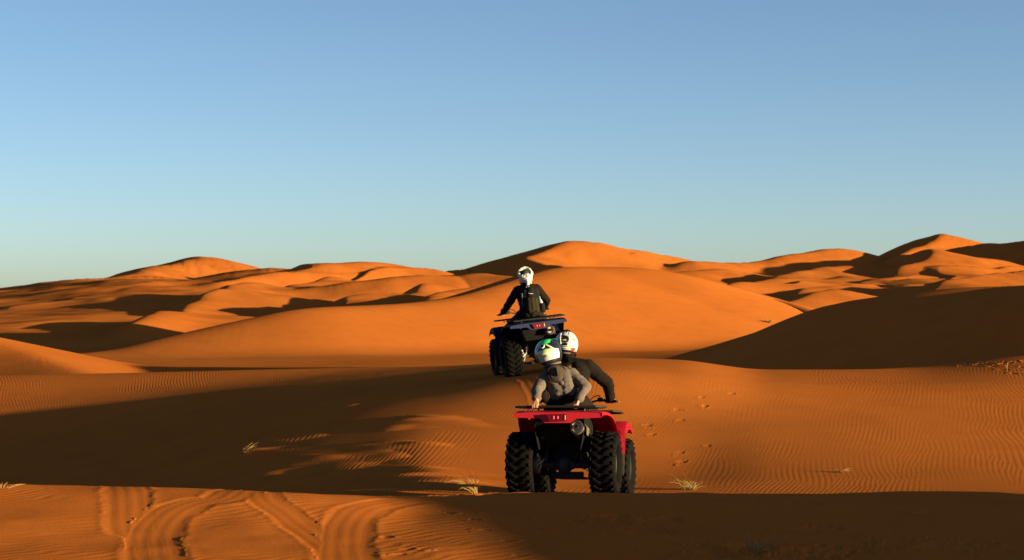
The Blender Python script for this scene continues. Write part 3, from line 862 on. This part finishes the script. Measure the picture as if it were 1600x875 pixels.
    mb.tube([(-.27, -.08, .42), (-.25, -.095, .36), (-.235, -.09, .30), (-.26, -.10, .24)], .010, 6); mb.tube([(-.20, -.09, .37), (-.27, -.10, .31)], .009, 6); mb.box((-.245, -.085, .35), (.07, .03, .02), (0, .6, 0), .004); mb.box((-.27, -.09, .41), (.03, .03, .035), None, .006)
    mb.build('rear_brake', M_ALU, root)
    for s in (-1, 1):
        mb = MB()
        mb.tube([(s * .20, -.05, .34), (s * .15, .03, .70)], .016, 8)
        for k in range(9):
            t = .2 + .07 * k; c = Vector((s * .20, -.05, .34)).lerp(Vector((s * .15, .03, .70)), t)
            ax = Vector((-s * .05, .08, .36)).normalized().to_track_quat('Z', 'Y').to_matrix().to_4x4()
            mb.lathe([(.030, -.006), (.037, 0), (.030, .006)], Matrix.Translation(c) @ ax, 14)
        mb.build('shock_absorber', M_STEEL, root)
        MB().tube([(s * .24, 0, .31), (s * .14, .45, .30)], .026, 8).build('swing_arm', M_BLACK, root)
        MB().box((s * .31, .58, .315), (.22, .52, .03), None, .01).build('footboard', M_BLACK, root)
        mb = MB(); mb.tube([(s * .36, 1.25, .30), (s * .12, 1.15, .36)], .014, 8); mb.tube([(s * .36, 1.25, .30), (s * .12, 1.38, .36)], .014, 8); mb.tube([(s * .34, 1.28, .36), (s * .17, 1.25, .72)], .028, 10); mb.build('front_suspension', M_STEEL, root)
    MB().tube([(-.05, .1, .36), (0, .7, .36), (0, 1.25, .34)], .022, 8).build('drive_shaft', M_STEEL, root)
    return root

def seat_on_ground(root, x, y, yaw, roll_extra=0.0, pitch_extra=0.0, sink=.0):
    """stand a quad on the sand: tilt from the ground heights under its wheels"""
    cy, sy = math.cos(yaw), math.sin(yaw)
    def w(lx, ly): return x + lx * cy - ly * sy, y + lx * sy + ly * cy
    P = {}
    xs = []; 
    pts = [w(-.44, 0), w(.44, 0), w(-.45, 1.25), w(.45, 1.25)]
    zs = height(np.array([p[0] for p in pts]), np.array([p[1] for p in pts]), False)
    rl, rr_, fl, fr = [float(v) for v in zs]
    roll = math.atan2((rl + fl - rr_ - fr) / 2, .89) + roll_extra      # >0: left side up
    pitch = math.atan2((fl + fr - rl - rr_) / 2, 1.25) + pitch_extra
    z0 = (rl + rr_) / 2 - sink
    root.rotation_mode = 'XYZ'
    M = Matrix.Translation((x, y, z0)) @ Matrix.Rotation(yaw, 4, 'Z') @ Matrix.Rotation(pitch, 4, 'X') @ Matrix.Rotation(roll, 4, 'Y')
    root.matrix_world = M
    print('QUAD', [round(v, 3) for v in (rl, rr_, fl, fr)], 'roll', round(math.degrees(roll), 1), 'pitch', round(math.degrees(pitch), 1), 'z', round(z0, 3))
    return M
RED_X, RED_Y, RED_YAW = .55, 21.0, math.radians(-11.0)
BLUE_X, BLUE_Y, BLUE_YAW = .462, 32.6, math.radians(9.2)
quad_red = make_quad(M_RED, 'red quad bike at the foot of the sandy slope carrying two helmeted riders', 'quad bikes climbing the dune', -.03)
M_QR = seat_on_ground(quad_red, RED_X, RED_Y, RED_YAW)
quad_blue = make_quad(M_BLUE, 'dark blue quad bike tilting on the crest, ridden by one person in white headscarf', 'quad bikes climbing the dune', .05)
M_QB = seat_on_ground(quad_blue, BLUE_X, BLUE_Y, BLUE_YAW, sink=.015)

# ------------------------------------------------------------------ people (posed in the frame of the quad that carries them)
V = Vector
def hand_mb(mb, wrist, grip, bar, up, side, k=1.0, br=.018):
    """palm, five fingers curled round a bar of radius br through grip; up points from the bar to the knuckles"""
    wrist = V(wrist); grip = V(grip); bar = V(bar).normalized(); up = V(up); up = (up - bar * up.dot(bar)).normalized()
    fw = bar.cross(up).normalized()
    if fw.dot(grip - wrist) < 0: fw = -fw
    r = br + .009 * k
    def on(a, off, rr=r): return grip + bar * off + (fw * math.sin(a) + up * math.cos(a)) * rr
    kn = []
    for i, off in enumerate((-.033, -.011, .011, .032)):
        off *= k; a0 = -.55
        q = [on(a0, off, r + .006), on(.55, off), on(1.65, off), on(2.65, off)]
        sc = (1.0, 1.05, 1.0, .88)[i]
        rr = [.0105 * k * sc, .0100 * k * sc, .0092 * k * sc, .0078 * k * sc]
        for a, b_, ra, rb in zip(q, q[1:], rr, rr[1:]): mb.cap(a, b_, ra, rb, 10)
        kn.append(q[0])
    for q in kn: mb.cap(wrist, q, .021 * k, .0115 * k, 10)
    mb.cap(kn[0], kn[3], .011 * k, .011 * k, 10)
    th = grip + bar * (-.055 * k * side)
    b0 = wrist.lerp(grip, .35) + bar * (-.02 * k * side)
    t1 = th + (-fw * .8 + up * .35) * r; t2 = th + bar * .01 * side + (-fw * .5 - up * .8) * r
    t3 = th + bar * .022 * side + (fw * .35 - up * .95) * r
    mb.cap(b0, t1, .014 * k, .011 * k, 10); mb.cap(t1, t2, .011 * k, .0095 * k, 10); mb.cap(t2, t3, .0095 * k, .008 * k, 10)

def head_mb(mb, c, R, k=1.0):
    """skull, face with brow, nose, mouth, chin, ears; R turns the head (face towards +y of R)"""
    def P(x, y, z): return V(c) + R @ (V((x, y, z)) * k)
    def ell(p, r):
        res = bmesh.ops.create_uvsphere(mb.bm, u_segments=20, v_segments=14, radius=1.0)
        for v in res['verts']: v.co = V(p) + R @ V((v.co.x * r[0] * k, v.co.y * r[1] * k, v.co.z * r[2] * k))
    ell(P(0, -.012, .035), (.074, .094, .082)); ell(P(0, .03, -.02), (.064, .066, .085)); ell(P(0, .058, -.085), (.040, .034, .030))
    mb.cap(P(0, .092, .012), P(0, .112, -.028), .009 * k, .015 * k, 10)
    for s in (-1, 1):
        mb.cap(P(s * .012, .090, .022), P(s * .052, .074, .024), .010 * k, .010 * k, 8)     # brow
        mb.cap(P(s * .006, .093, -.056), P(s * .020, .086, -.057), .008 * k, .006 * k, 8)   # lips
        ell(P(s * .031, .076, .004), (.013, .011, .010))                                    # eye
        ell(P(s * .078, -.008, -.005), (.010, .020, .030))                                  # ear
        mb.cap(P(s * .045, .06, -.03), P(s * .03, .06, -.08), .026 * k, .022 * k, 8)

def make_person(J, label, jacket, trousers, M, k=1.0, sl=1.0, group=None, seed=1, hem=0.0, head_R=None, puff=0.0):
    """J: joints in quad coordinates; everything is made relative to the pelvis"""
    O = V(J['pelvis']); j = {n: V(p) - O for n, p in J.items() if n not in ('bars',)}
    root = empty('person'); tag(root, label, 'person', group)
    root.matrix_world = M @ Matrix.Translation(O)
    R = head_R or Matrix.Identity(3)
    # the body: one continuous skin from head to feet, hands with fingers
    mb = MB()
    head_mb(mb, j['head'], R, k)
    mb.cap(j['neck'], j['head'] + R @ V((0, -.01, -.06)) * k, .060 * k, .056 * k)
    spine = [j['pelvis'], j['waist'], j['chest'], j['neck']]
    for a, b_, ra, rb in zip(spine, spine[1:], (.125, .115, .13), (.115, .13, .06)): mb.cap(a, b_, ra * k * .92, rb * k * .92)
    for s in 'lr':
        sh, el, wr = j['sh_' + s], j['el_' + s], j['wr_' + s]; hp, kn, an, to = j['hip_' + s], j['kn_' + s], j['an_' + s], j['to_' + s]
        mb.cap(j['chest'].lerp(j['neck'], .55), sh, .075 * k, .055 * k)
        mb.cap(sh, el, .050 * k, .038 * k); mb.cap(el, wr, .038 * k, .026 * k)
        mb.cap(j['pelvis'], hp, .11 * k, .09 * k); mb.cap(hp, kn, .085 * k, .056 * k); mb.cap(kn, an, .056 * k, .038 * k); mb.cap(an, to, .038 * k, .030 * k)
        g, bar, up = J['bars'][s]
        hand_mb(mb, wr, V(g) - O, bar, up, 1 if s == 'l' else -1, k, J['bars'].get('r_' + s, .018))
    body = remeshed(mb, 'body', M_SKIN, .0052, 3, 0, root)
    # jacket
    mb = MB(); c = .022 + puff
    ax = (j['sh_r'] - j['sh_l']).normalized()
    for off in (-1, 1):
        o_ = ax * .062 * k * off
        mb.cap((j['pelvis'] + V((0, 0, .02))).lerp(j['waist'], hem) + o_ * .8, j['waist'] + o_, (.098) * k + c, .092 * k + c)
        mb.cap(j['waist'] + o_, j['chest'] + o_ * 1.2, .092 * k + c, .100 * k + c)
        mb.cap(j['chest'] + o_ * 1.2, j['neck'] + o_ * .4 - V((0, 0, .03)), .100 * k + c, .055 * k + c * .6)
    for s in 'lr':
        sh, el, wr = j['sh_' + s], j['el_' + s], j['wr_' + s]
        mb.cap(j['chest'].lerp(j['neck'], .5), sh, .085 * k + c * .6, .058 * k + c * .8)
        mb.cap(sh, el, .058 * k + c * .8, .047 * k + c * .75); mb.cap(el, el.lerp(wr, .93), .047 * k + c * .75, .031 * k + c * .45)
        mb.cap(el.lerp(wr, .80), el.lerp(wr, .86), .040 * k + c * .6, .041 * k + c * .6)
    mb.cap(j['neck'] - V((0, 0, .02)), j['neck'] + (j['head'] - j['neck']) * .25, .068 * k + c * .4, .064 * k + c * .3)
    jk = remeshed(mb, 'jacket', jacket, .0085, 5, .010 * k, root, seed, 10)
    # trousers, shoes
    mb = MB()
    for s in 'lr':
        hp, kn, an, to = j['hip_' + s], j['kn_' + s], j['an_' + s], j['to_' + s]
        mb.cap(j['pelvis'], hp, .125 * k, .105 * k); mb.cap(hp, kn, .102 * k, .075 * k); mb.cap(kn, kn.lerp(an, .95), .075 * k, .058 * k)
    mb.cap(j['pelvis'], j['pelvis'].lerp(j['waist'], .4 if hem else .55), .125 * k, .105 * k)
    remeshed(mb, 'trousers', trousers, .010, 4, .009 * k, root, seed + 7, 9)
    for s in 'lr':
        an, to = j['an_' + s], j['to_' + s]
        mb = MB(); mb.cap(an, to, .050 * k, .044 * k); mb.cap(an + V((0, -.03, -.02)), to + V((0, .02, -.015)), .045 * k, .036 * k)
        remeshed(mb, 'shoe', M_SHOE, .009, 3, 0, root)
    return root, O

def helmet(root, c, R, k, painter, mats, peak=True):
    """full-face off-road helmet; painter(dir) gives a material index for each face direction"""
    bm = bmesh.new(); nu, nv = 160, 110
    c = V(c)
    def shape(d):
        x, y, z = d
        r = V((.128 * x, .150 * y, .142 * z))
        if z < 0:                                             # jaw and nape
            r.z = -.150 * (abs(z) ** .8)
            r.x *= 1 - .10 * abs(z); r.y *= 1 + (.28 * max(0, y) * abs(z) ** .5) - .06 * max(0, -y)
        if y < -.1: r *= 1 + .06 * math.exp(-((z - .1) / .25) ** 2) * abs(y)           # spoiler bulge at the back
        if y > .1: r.y += .045 * max(0, y) * max(0, -z)                                   # chin bar
        return r * k
    G = []
    for i in range(nv + 1):
        th = math.pi * i / nv; row = []
        for jn in range(nu):
            ph = 2 * math.pi * jn / nu
            d = V((math.sin(th) * math.cos(ph), math.sin(th) * math.sin(ph), math.cos(th)))
            row.append((bm.verts.new(c + R @ shape(d)), d))
        G.append(row)
    for i in range(nv):
        for jn in range(nu):
            q = [G[i][jn], G[i + 1][jn], G[i + 1][(jn + 1) % nu], G[i][(jn + 1) % nu]]
            d = sum((v[1] for v in q), V((0, 0, 0))) / 4; d = d.normalized()
            if d.z < -.74: continue                                                       # neck opening
            if d.y > .55 and -.28 < d.z < .36 and abs(d.x) < .72: continue                # eye port
            try: f = bm.faces.new([v[0] for v in q])
            except ValueError: continue
            f.material_index = painter(d)
    loose = [v for v in bm.verts if not v.link_faces]; bmesh.ops.delete(bm, geom=loose, context='VERTS')
    bmesh.ops.remove_doubles(bm, verts=bm.verts, dist=1e-5)
    bmesh.ops.solidify(bm, geom=bm.faces[:], thickness=.012 * k)
    mb = MB(); mb.bm.free(); mb.bm = bm
    h = mb.build('helmet', mats, root, sm=50)
    def P(x, y, z): return c + R @ (V((x, y, z)) * k)
    # padding roll round the neck opening
    mb = MB(); ring = []
    for q in range(24):
        a = 2 * math.pi * q / 24; d = V((math.cos(a) * .66, math.sin(a) * .66, -.745)).normalized(); ring.append(c + R @ (shape(d) * .97))
    mb.tube(ring, .013 * k, 8, closed=True); mb.build('neck_roll', M_PAD if peak else M_HBLK, h)
    # goggles
    mb = MB(); rows = []
    for zz in (-.030, .0, .038): rows.append([P(.105 * math.sin(a), .035 + .105 * math.cos(a), zz + .004) for a in [(-1.0 + .2 * q) for q in range(11)]])
    mb.sheet(rows, .008); mb.build('goggles', M_HBLK, h)
    return h, P, shape

def eul(p, r, y): return (Matrix.Rotation(math.radians(y), 3, 'Z') @ Matrix.Rotation(math.radians(r), 3, 'Y') @ Matrix.Rotation(math.radians(p), 3, 'X'))

def legs(px, py, kx, ky, kz, ax, ay, az, z0=.93, hz=.0):
    d = {}
    for s, q in (('l', -1), ('r', 1)):
        d['hip_' + s] = (px + q * .10, py + .03, z0 - .005); d['kn_' + s] = (q * kx, ky, kz); d['an_' + s] = (q * ax, ay, az); d['to_' + s] = (q * (ax + .02), ay + .15, az - .04)
    return d

# driver of the red quad: black jacket, white helmet
J = dict(pelvis=(.0, .36, 1.01), waist=(-.01, .38, 1.14), chest=(.00, .45, 1.31), neck=(-.045, .52, 1.455), head=(-.075, .56, 1.637),
         sh_l=(-.20, .50, 1.365), sh_r=(.175, .49, 1.385), el_l=(-.37, .63, 1.16), el_r=(.375, .60, 1.21), wr_l=(-.36, .82, 1.055), wr_r=(.375, .815, 1.06),
         **legs(.0, .36, .25, .78, .80, .29, .60, .40, 1.0))
J['bars'] = {'l': ((-.35, .895, 1.034), (1, -.2, -.05), (0, .0, 1)), 'r': ((.35, .895, 1.034), (1, .2, .05), (0, .0, 1))}
RH = eul(-8, 3, 2)
driver, O = make_person(J, 'person in black jacket and white helmet steering the red quad bike', M_JACKET, M_TROUS, M_QR, 1.0, seed=2, head_R=RH, puff=.004)
def paint_white(d):
    az = math.atan2(d.x, -d.y); b = d.y < 0                 # az = 0 at the back of the head
    if b and abs(az) < .05: pass
    if d.z < -.52: return 1
    if b and abs(az) < .30 and .10 < d.z < .38: return 1
    if b and abs(az) < .24 and -.22 < d.z < -.08: return 1
    if b and .62 < az < 1.2 and -.62 < d.z < -.32: return 2
    if b and .75 < az < 1.05 and .05 < d.z < .2: return 3
    if b and -1.3 < az < -.9 and -.2 < d.z < .3: return 4
    if b and .47 < abs(az) < .53 and -.25 < d.z < .55: return 1
    if b and .53 < abs(az) < 1.0 and abs(d.z - .12 - .35 * (abs(az) - .5)) < .028: return 5
    if b and abs(az) < 1.1 and abs(d.z + .30) < .025: return 5
    if b and d.z > .5 and abs(abs(d.x) - .22) < .03: return 5
    if d.z > .80 and abs(d.x) < .10: return 1
    if d.z < -.45 and abs(az) > 1.3: return 1
    return 0
hc = V(J['head']) - O
hw, P, _ = helmet(driver, hc, RH, 1.0, paint_white, [M_WHITE, M_HBLK, M_HRED, M_GOLD, M_STRAP, M_STEEL])
mb = MB()
for zz, w in ((.055, .030), (.028, .032), (.0, .030)): mb.tube([P(-w, -.160, zz), P(0, -.166, zz - .004), P(w, -.160, zz)], .007, 8)
mb.build('vent', M_STEEL, hw)
mb = MB()
for s in (-1, 1): mb.tube([P(s * .046, -.150, .085), P(s * .050, -.158, .03), P(s * .040, -.156, -.035)], .007, 8, smooth_n=3)
mb.tube([P(-.085, -.126, -.062), P(0, -.154, -.075), P(.085, -.126, -.062)], .008, 8, smooth_n=4)
mb.build('moulding', M_WHITE, hw)
mb = MB(); mb.sheet([[P(-.10, .09, .105), P(-.05, .12, .125), P(.05, .12, .125), P(.10, .09, .105)], [P(-.095, .16, .115), P(-.04, .20, .135), P(.04, .20, .135), P(.095, .16, .115)], [P(-.075, .22, .11), P(-.03, .26, .125), P(.03, .26, .125), P(.075, .22, .11)]], .006)
mb.build('peak', M_WHITE, hw)

# passenger: grey hoodie, green and white helmet
kp = .84
J = dict(pelvis=(.02, -.02, 1.00), waist=(-.035, -.01, 1.135), chest=(-.065, .02, 1.235), neck=(-.125, .03, 1.325), head=(-.182, .035, 1.497),
         sh_l=(-.205, .0, 1.235), sh_r=(.065, .02, 1.275), el_l=(-.275, -.15, 1.085), el_r=(.235, -.03, 1.135), wr_l=(-.235, -.355, .985), wr_r=(.175, -.16, .985),
         **legs(.02, .0, .29, .36, .78, .30, .26, .42, 1.0))
J['bars'] = {'l': ((-.235, -.440, .905), (1, 0, 0), (0, .45, 1)), 'r': ((.15, -.20, .915), (0, 1, .0), (.2, 0, 1)), 'r_l': .013, 'r_r': .014}
RP = eul(6, -17, -8)
passenger, O = make_person(J, 'person in grey hoodie and green helmet seated behind the driver, hand on the rack', M_HOODIE, M_TROUS, M_QR, kp, seed=5, head_R=RP, puff=.002, hem=.5)
def paint_green(d):
    az = math.atan2(d.x, -d.y)
    if d.z < -.50: return 1
    if -.72 < az < 1.25 and -.42 < d.z < .16 + .10 * math.cos(az * 2):
        if abs(d.z - (-.36 + .55 * (az + .75))) < .06: return 2
        if az > -.15 and d.z > -.02 + .1 * az: return 2
        return 0
    if d.z > .50 + .25 * abs(d.x) and d.z < .90 and abs(d.x + .05) < .62 and d.y < .3: return 3
    if abs(az) < 1.15 and d.z < .62 and d.y < .1:                          # dark triangle with white blades
        if abs(abs(az) - (.50 + 1.0 * (.45 - d.z))) < .075: return 0
        return 1
    return 1
hc = V(J['head']) - O
hg, P, shp = helmet(passenger, hc, RP, 1.10, paint_green, [M_WHITE, M_HBLK, M_LIME, M_GREEN])
ctr = hc + RP @ (shp(V((0, -.85, .50)).normalized()) * 1.03); nrm = RP @ V((0, -.78, .63)).normalized()
Mx = Matrix.Translation(ctr) @ nrm.to_track_quat('Z', 'Y').to_matrix().to_4x4()
mb = MB(); mb.lathe([(.0, .006), (.026, .006), (.028, .002), (.028, -.006)], Mx, 24); em = mb.build('badge', M_WHITE, hg)
mb = MB()
for a in (0, 60, 120): mb.box(Mx @ V((0, 0, .0075)), (.040, .007, .003), (Mx.to_3x3() @ Matrix.Rotation(math.radians(a), 3, 'Z')).to_4x4())
mb.build('badge_mark', M_HBLK, em)
mb = MB(); q = hc + RP @ (shp(V((.03, -1, -.12)).normalized()) * 1.025)
for dx in (-.012, .012): mb.box(q + RP @ V((dx, 0, 0)), (.004, .006, .022), RP.to_4x4())
for dz in (-.010, .010): mb.box(q + RP @ V((0, 0, dz)), (.026, .006, .003), RP.to_4x4())
mb.build('vent', M_STEEL, hg)
mb = MB(); mb.sheet([[P(-.10, .09, .105), P(-.05, .12, .125), P(.05, .12, .125), P(.10, .09, .105)], [P(-.095, .16, .115), P(-.04, .20, .135), P(.04, .20, .135), P(.095, .16, .115)], [P(-.075, .22, .11), P(-.03, .26, .125), P(.03, .26, .125), P(.075, .22, .11)]], .006)
mb.build('peak', M_GREEN, hg)
# the hood hanging open on the back: dark edge, a near-black sheet painted as the shade inside on the left, grey bag on the right
n0 = V(J['neck']) - O
U = eul(0, -14, 20)
def H(x, y, z): return n0 + U @ V((x, y, z))
rim = []
for q in range(28):
    a = 2 * math.pi * q / 28
    rim.append(H(.098 * math.sin(a), -.118 - .022 * math.cos(a) - .018 * (1 - abs(math.sin(a))), -.055 - .092 * math.cos(a)))
mb = MB(); mb.tube(rim, .013, 10, closed=True); mb.build('hood_trim', M_TRIM, passenger)
mb = MB(); rows = []; c0 = sum(rim, V((0, 0, 0))) / len(rim)
for f, dy in ((1.0, 0), (.9, -.014), (.65, -.026), (.3, -.032), (.02, -.033)):
    rows.append([c0 + (p - c0) * f + U @ V((0, dy, 0)) for p in rim] + [c0 + (rim[0] - c0) * f + U @ V((0, dy, 0))])
mb.sheet(rows, .006); hd = mb.build('hood', M_HOODIE, passenger, sm=80)
mb = MB(); mb.sheet([[H(-.080, -.142, -.005), H(-.045, -.160, .010), H(.0, -.172, .012)], [H(-.070, -.150, -.050), H(-.035, -.168, -.045), H(.0, -.176, -.035)], [H(-.050, -.150, -.085), H(-.025, -.164, -.085), H(-.005, -.172, -.080)]], .006); mb.build('hood_lining_shade', M_HOODDK, hd, sm=80)
mb = MB()
for s_, f in ((-1, 1.0), (1, 1.05)):
    mb.tube([H(s_ * .110, -.02, -.02), H(s_ * .105, -.085, -.085), H(s_ * .055, -.125, -.150), H(.0, -.130, -.165)], [.02, .030, .030, .028], 10, smooth_n=4)
remeshed(mb, 'hood_bag', M_HOODIE, .007, 6, .004, passenger, 3, 9)
mb = MB(); mb.tube([H(.005, -.140, -.145), H(.025, -.155, -.170), H(.04, -.150, -.205)], [.024, .026, .010], 10, smooth_n=3); mb.build('hood_tip', M_HOODIE, passenger)

# rider of the blue quad: white headscarf, black jacket
J = dict(pelvis=(.01, .30, 1.01), waist=(.015, .31, 1.14), chest=(.02, .37, 1.32), neck=(.035, .45, 1.475), head=(.04, .51, 1.60),
         sh_l=(-.135, .43, 1.40), sh_r=(.195, .42, 1.39), el_l=(-.31, .57, 1.16), el_r=(.355, .52, 1.17), wr_l=(-.36, .82, 1.065), wr_r=(.365, .815, 1.06),
         **legs(.01, .30, .30, .74, .80, .30, .58, .40, 1.0))
J['bars'] = {'l': ((-.35, .895, 1.034), (1, -.2, -.05), (0, .0, 1)), 'r': ((.35, .895, 1.034), (1, .2, .05), (0, .0, 1))}
RB = eul(-18, 2, -6)
rider, O = make_person(J, 'person in black jacket and white headscarf riding the blue quad bike on the crest', M_JACKET, M_TROUS, M_QB, 1.0, seed=9, head_R=RB, puff=-.006)
hc = V(J['head']) - O
def P(x, y, z): return hc + RB @ V((x, y, z))
mb = MB()
res = bmesh.ops.create_uvsphere(mb.bm, u_segments=24, v_segments=16, radius=1.0)
for v in res['verts']: v.co = P(v.co.x * .086, -.018 + v.co.y * .100, .036 + v.co.z * .082)
bmesh.ops.delete(mb.bm, geom=[v for v in mb.bm.verts if (RB.transposed() @ (v.co - hc)).y > .06 and (RB.transposed() @ (v.co - hc)).z < .07], context='VERTS')
mb.build('hair', M_HAIR, rider)
mb = MB()
for w in range(4):                                             # wound turns of cloth, open over the crown
    pts = []
    for q in range(26):
        a = 2 * math.pi * q / 26; t = (w - 1.5) * .017
        rx = .104 + .007 * math.sin(w * 2.1) + .003 * math.sin(3 * a + w); ry = .104 + .005 * math.sin(w * 1.3 + 1)
        pts.append(P(rx * math.cos(a), -.035 - .9 * t + .055 * math.sin(a) * ry / .104, .045 + .45 * t + .108 * math.sin(a) * ry / .104 + .004 * math.sin(2 * a + w * 1.7)))
    mb.tube(pts, [.021 + .003 * math.sin(q * 1.7 + w) for q in range(26)], 10, closed=True)
mb.cap(P(-.05, -.115, -.025), P(.03, -.130, -.03), .040, .046); mb.cap(P(-.06, -.07, -.07), P(.055, -.08, -.075), .052, .050); mb.cap(P(-.085, -.02, -.04), P(-.07, .05, -.08), .026, .03); mb.cap(P(.085, -.02, -.04), P(.07, .05, -.08), .026, .03)
mb.cap(P(-.06, .06, -.09), P(.06, .06, -.09), .035, .035)
mb.cap(P(.01, -.120, -.06), P(.025, -.140, -.145), .044, .030); mb.cap(P(-.03, -.115, -.05), P(.0, -.135, -.125), .036, .022)
mb.cap(P(.025, -.140, -.145), P(.015, -.150, -.205), .032, .020); mb.cap(P(.015, -.150, -.205), P(-.012, -.155, -.235), .022, .012)
remeshed(mb, 'headscarf', M_SCARF, .006, 3, .006, rider, 3, 16)

# backpack on the rider's back and the bottle in its side pocket
bk = V((.035, .185, 1.20))
pack = empty('backpack'); tag(pack, 'black and olive backpack worn by the rider of the blue quad bike', 'backpack')
pack.matrix_world = M_QB @ Matrix.Translation(bk) @ Matrix.Rotation(math.radians(-14), 4, 'X') @ Matrix.Rotation(math.radians(3), 4, 'Y')
mb = MB(); mb.cap((-.08, .03, -.20), (-.07, .04, .14), .085, .085); mb.cap((.08, .03, -.20), (.07, .04, .14), .085, .085); mb.cap((0, .0, -.18), (0, .02, .15), .10, .09); mb.cap((-.06, .04, .16), (.06, .04, .16), .07, .07)
remeshed(mb, 'main_bag', M_PACK, .008, 8, .008, pack, 4)
mb = MB(); mb.cap((-.05, -.065, -.17), (-.045, -.055, .0), .055, .05); mb.cap((.055, -.065, -.17), (.05, -.055, .0), .055, .05); mb.cap((0, -.075, -.16), (0, -.065, .0), .055, .05)
remeshed(mb, 'front_pocket', M_PACKO, .007, 14, .005, pack, 6)
mb = MB(); mb.tube([(-.04, -.068, .115), (-.015, -.074, .10), (.0, -.076, .104), (.03, -.070, .098)], .005, 6, smooth_n=3); mb.build('logo_mark', M_SCARF, pack)
for s in (-1, 1):
    MB().tube([(s * .10, .04, .21), (s * .125, .13, .19), (s * .13, .20, .05), (s * .12, .15, -.12), (s * .09, .06, -.20)], .020, 10, smooth_n=4, flat=(s, 0, 0)).build('strap', M_STRAP if s < 0 else M_PACK, pack)
MB().tube([(-.145, -.02, .13), (-.150, -.01, .0), (-.145, -.01, -.10)], .014, 8, smooth_n=3).build('side_webbing', M_STRAP, pack)
MB().tube([(-.03, .02, .225), (-.02, .0, .26), (.02, .0, .26), (.03, .02, .225)], .010, 8, smooth_n=3).build('carry_handle', M_PACK, pack)
MB().lathe([(.0, -.21), (.045, -.21), (.052, -.18), (.052, -.07), (.046, -.065), (.046, -.19), (.0, -.20)], Matrix.Translation((.165, -.01, 0)), 16).build('bottle_pocket', M_PACK, pack)
bot = empty('water_bottle'); tag(bot, 'clear plastic water bottle with teal cap in side pocket of the backpack', 'bottle')
bot.matrix_world = pack.matrix_world @ Matrix.Translation((.165, -.01, -.19)) @ Matrix.Rotation(math.radians(-6), 4, 'Y')
MB().lathe([(.0, 0), (.030, 0), (.035, .008), (.035, .05), (.033, .055), (.035, .06), (.035, .15), (.033, .17), (.020, .205), (.013, .215), (.013, .235)], None, 20).build('flask', M_BOTTLE, bot)
MB().lathe([(.0356, .075), (.0362, .076), (.0362, .125), (.0356, .126)], None, 20).build('label', M_SCARF, bot)
MB().lathe([(.0, .25), (.014, .25), (.016, .246), (.016, .226), (.014, .225)], None, 16).build('cap', M_TEAL, bot)

# ------------------------------------------------------------------ dry grass tufts
def ground_at(u, v, d0=12.0, d1=140.0):
    """first point of the sand met by the line of sight through photo pixel (u, v)"""
    D = np.concatenate([np.linspace(d0, 45, 1400), np.linspace(45, d1, 900)])
    z = height((u - 800) / FPX * D, D)
    k = np.nonzero(z >= -(v - HY) * D / FPX)[0]
    i = k[0] if len(k) else len(D) - 1
    return V(((u - 800) / FPX * D[i], D[i], z[i]))

def tuft(p, n, h, spread, lean, label, seed, rad=.0022, green=.0, cat='grass tuft'):
    r = random.Random(seed); root = empty('grass_tuft', p); tag(root, label, cat, 'dry grass tufts on the sand')
    for mat, cnt, nm in ((M_STRAW, int(n * (1 - green)), 'dry_blades'), (M_GRASSG, int(n * green), 'green_blades')):
        if not cnt: continue
        mb = MB()
        for i in range(cnt):
            a = r.uniform(0, 6.283); q = r.random() ** .5; L = h * r.uniform(.45, 1.0) * (.6 if nm == 'green_blades' else 1)
            b0 = V((math.cos(a) * q * .05 * spread / .3, math.sin(a) * q * .05 * spread / .3, -.012))
            out = V((math.cos(a), math.sin(a), 0)) * spread * r.uniform(.2, 1.0) + V(lean) * r.uniform(.4, 1.3)
            dr = r.uniform(.15, .75)
            pts = [b0 + out * t ** 1.5 + V((0, 0, L * (t - dr * t ** 3))) for t in (0, .25, .5, .75, 1.0)]
            mb.tube(pts, [rad, rad, rad * .85, rad * .6, rad * .25], 4, caps=False)
        mb.build(nm, mat, root)
    return root
tuft(ground_at(742, 771), 46, .36, .22, (-.22, -.05, 0), 'arching pale straw tuft on the sand just left of the red quad bike', 1, .0026)
tuft(ground_at(1083, 765), 60, .22, .20, (-.05, 0, 0), 'spiky straw tuft with green base on the shadow edge right of red quad bike', 2, .0022, .45)
tuft(ground_at(1072, 766), 7, .38, .30, (-.18, 0, 0), 'few long thin stalks leaning left beside the spiky tuft with green base', 12, .0018)
tuft(ground_at(381, 708), 40, .20, .10, (.14, -.05, 0), 'lone bent straw tuft deep in the dark hollow', 3, .0035)
tuft(ground_at(1313, 738), 22, .10, .14, (.06, 0, 0), 'tiny sparse straw tuft low on the lit slope at right', 4, .0020)
tuft(ground_at(1202, 505), 110, .34, .30, (0, 0, 0), 'bushy backlit tuft in the valley between the orange dune and dark hill', 5, .0035)
tuft(ground_at(1573, 580), 3, .42, .05, (.03, 0, 0), 'single upright dry stalk among the footprints at far right', 6, .004)
tuft(ground_at(6, 763), 6, .09, .18, (.05, 0, 0), 'low straw wisp on the foreground crest at the left edge', 7, .0025)
tuft(ground_at(1180, 862), 34, .22, .16, (.02, 0, 0), 'faint dark tuft standing in the shaded foreground at lower right', 8, .0016, .3)
tuft(ground_at(600, 770, 17), 12, .08, .22, (.1, 0, 0), 'flattened straw scraps at the foot of the slope, left of pale tuft', 9, .0026)
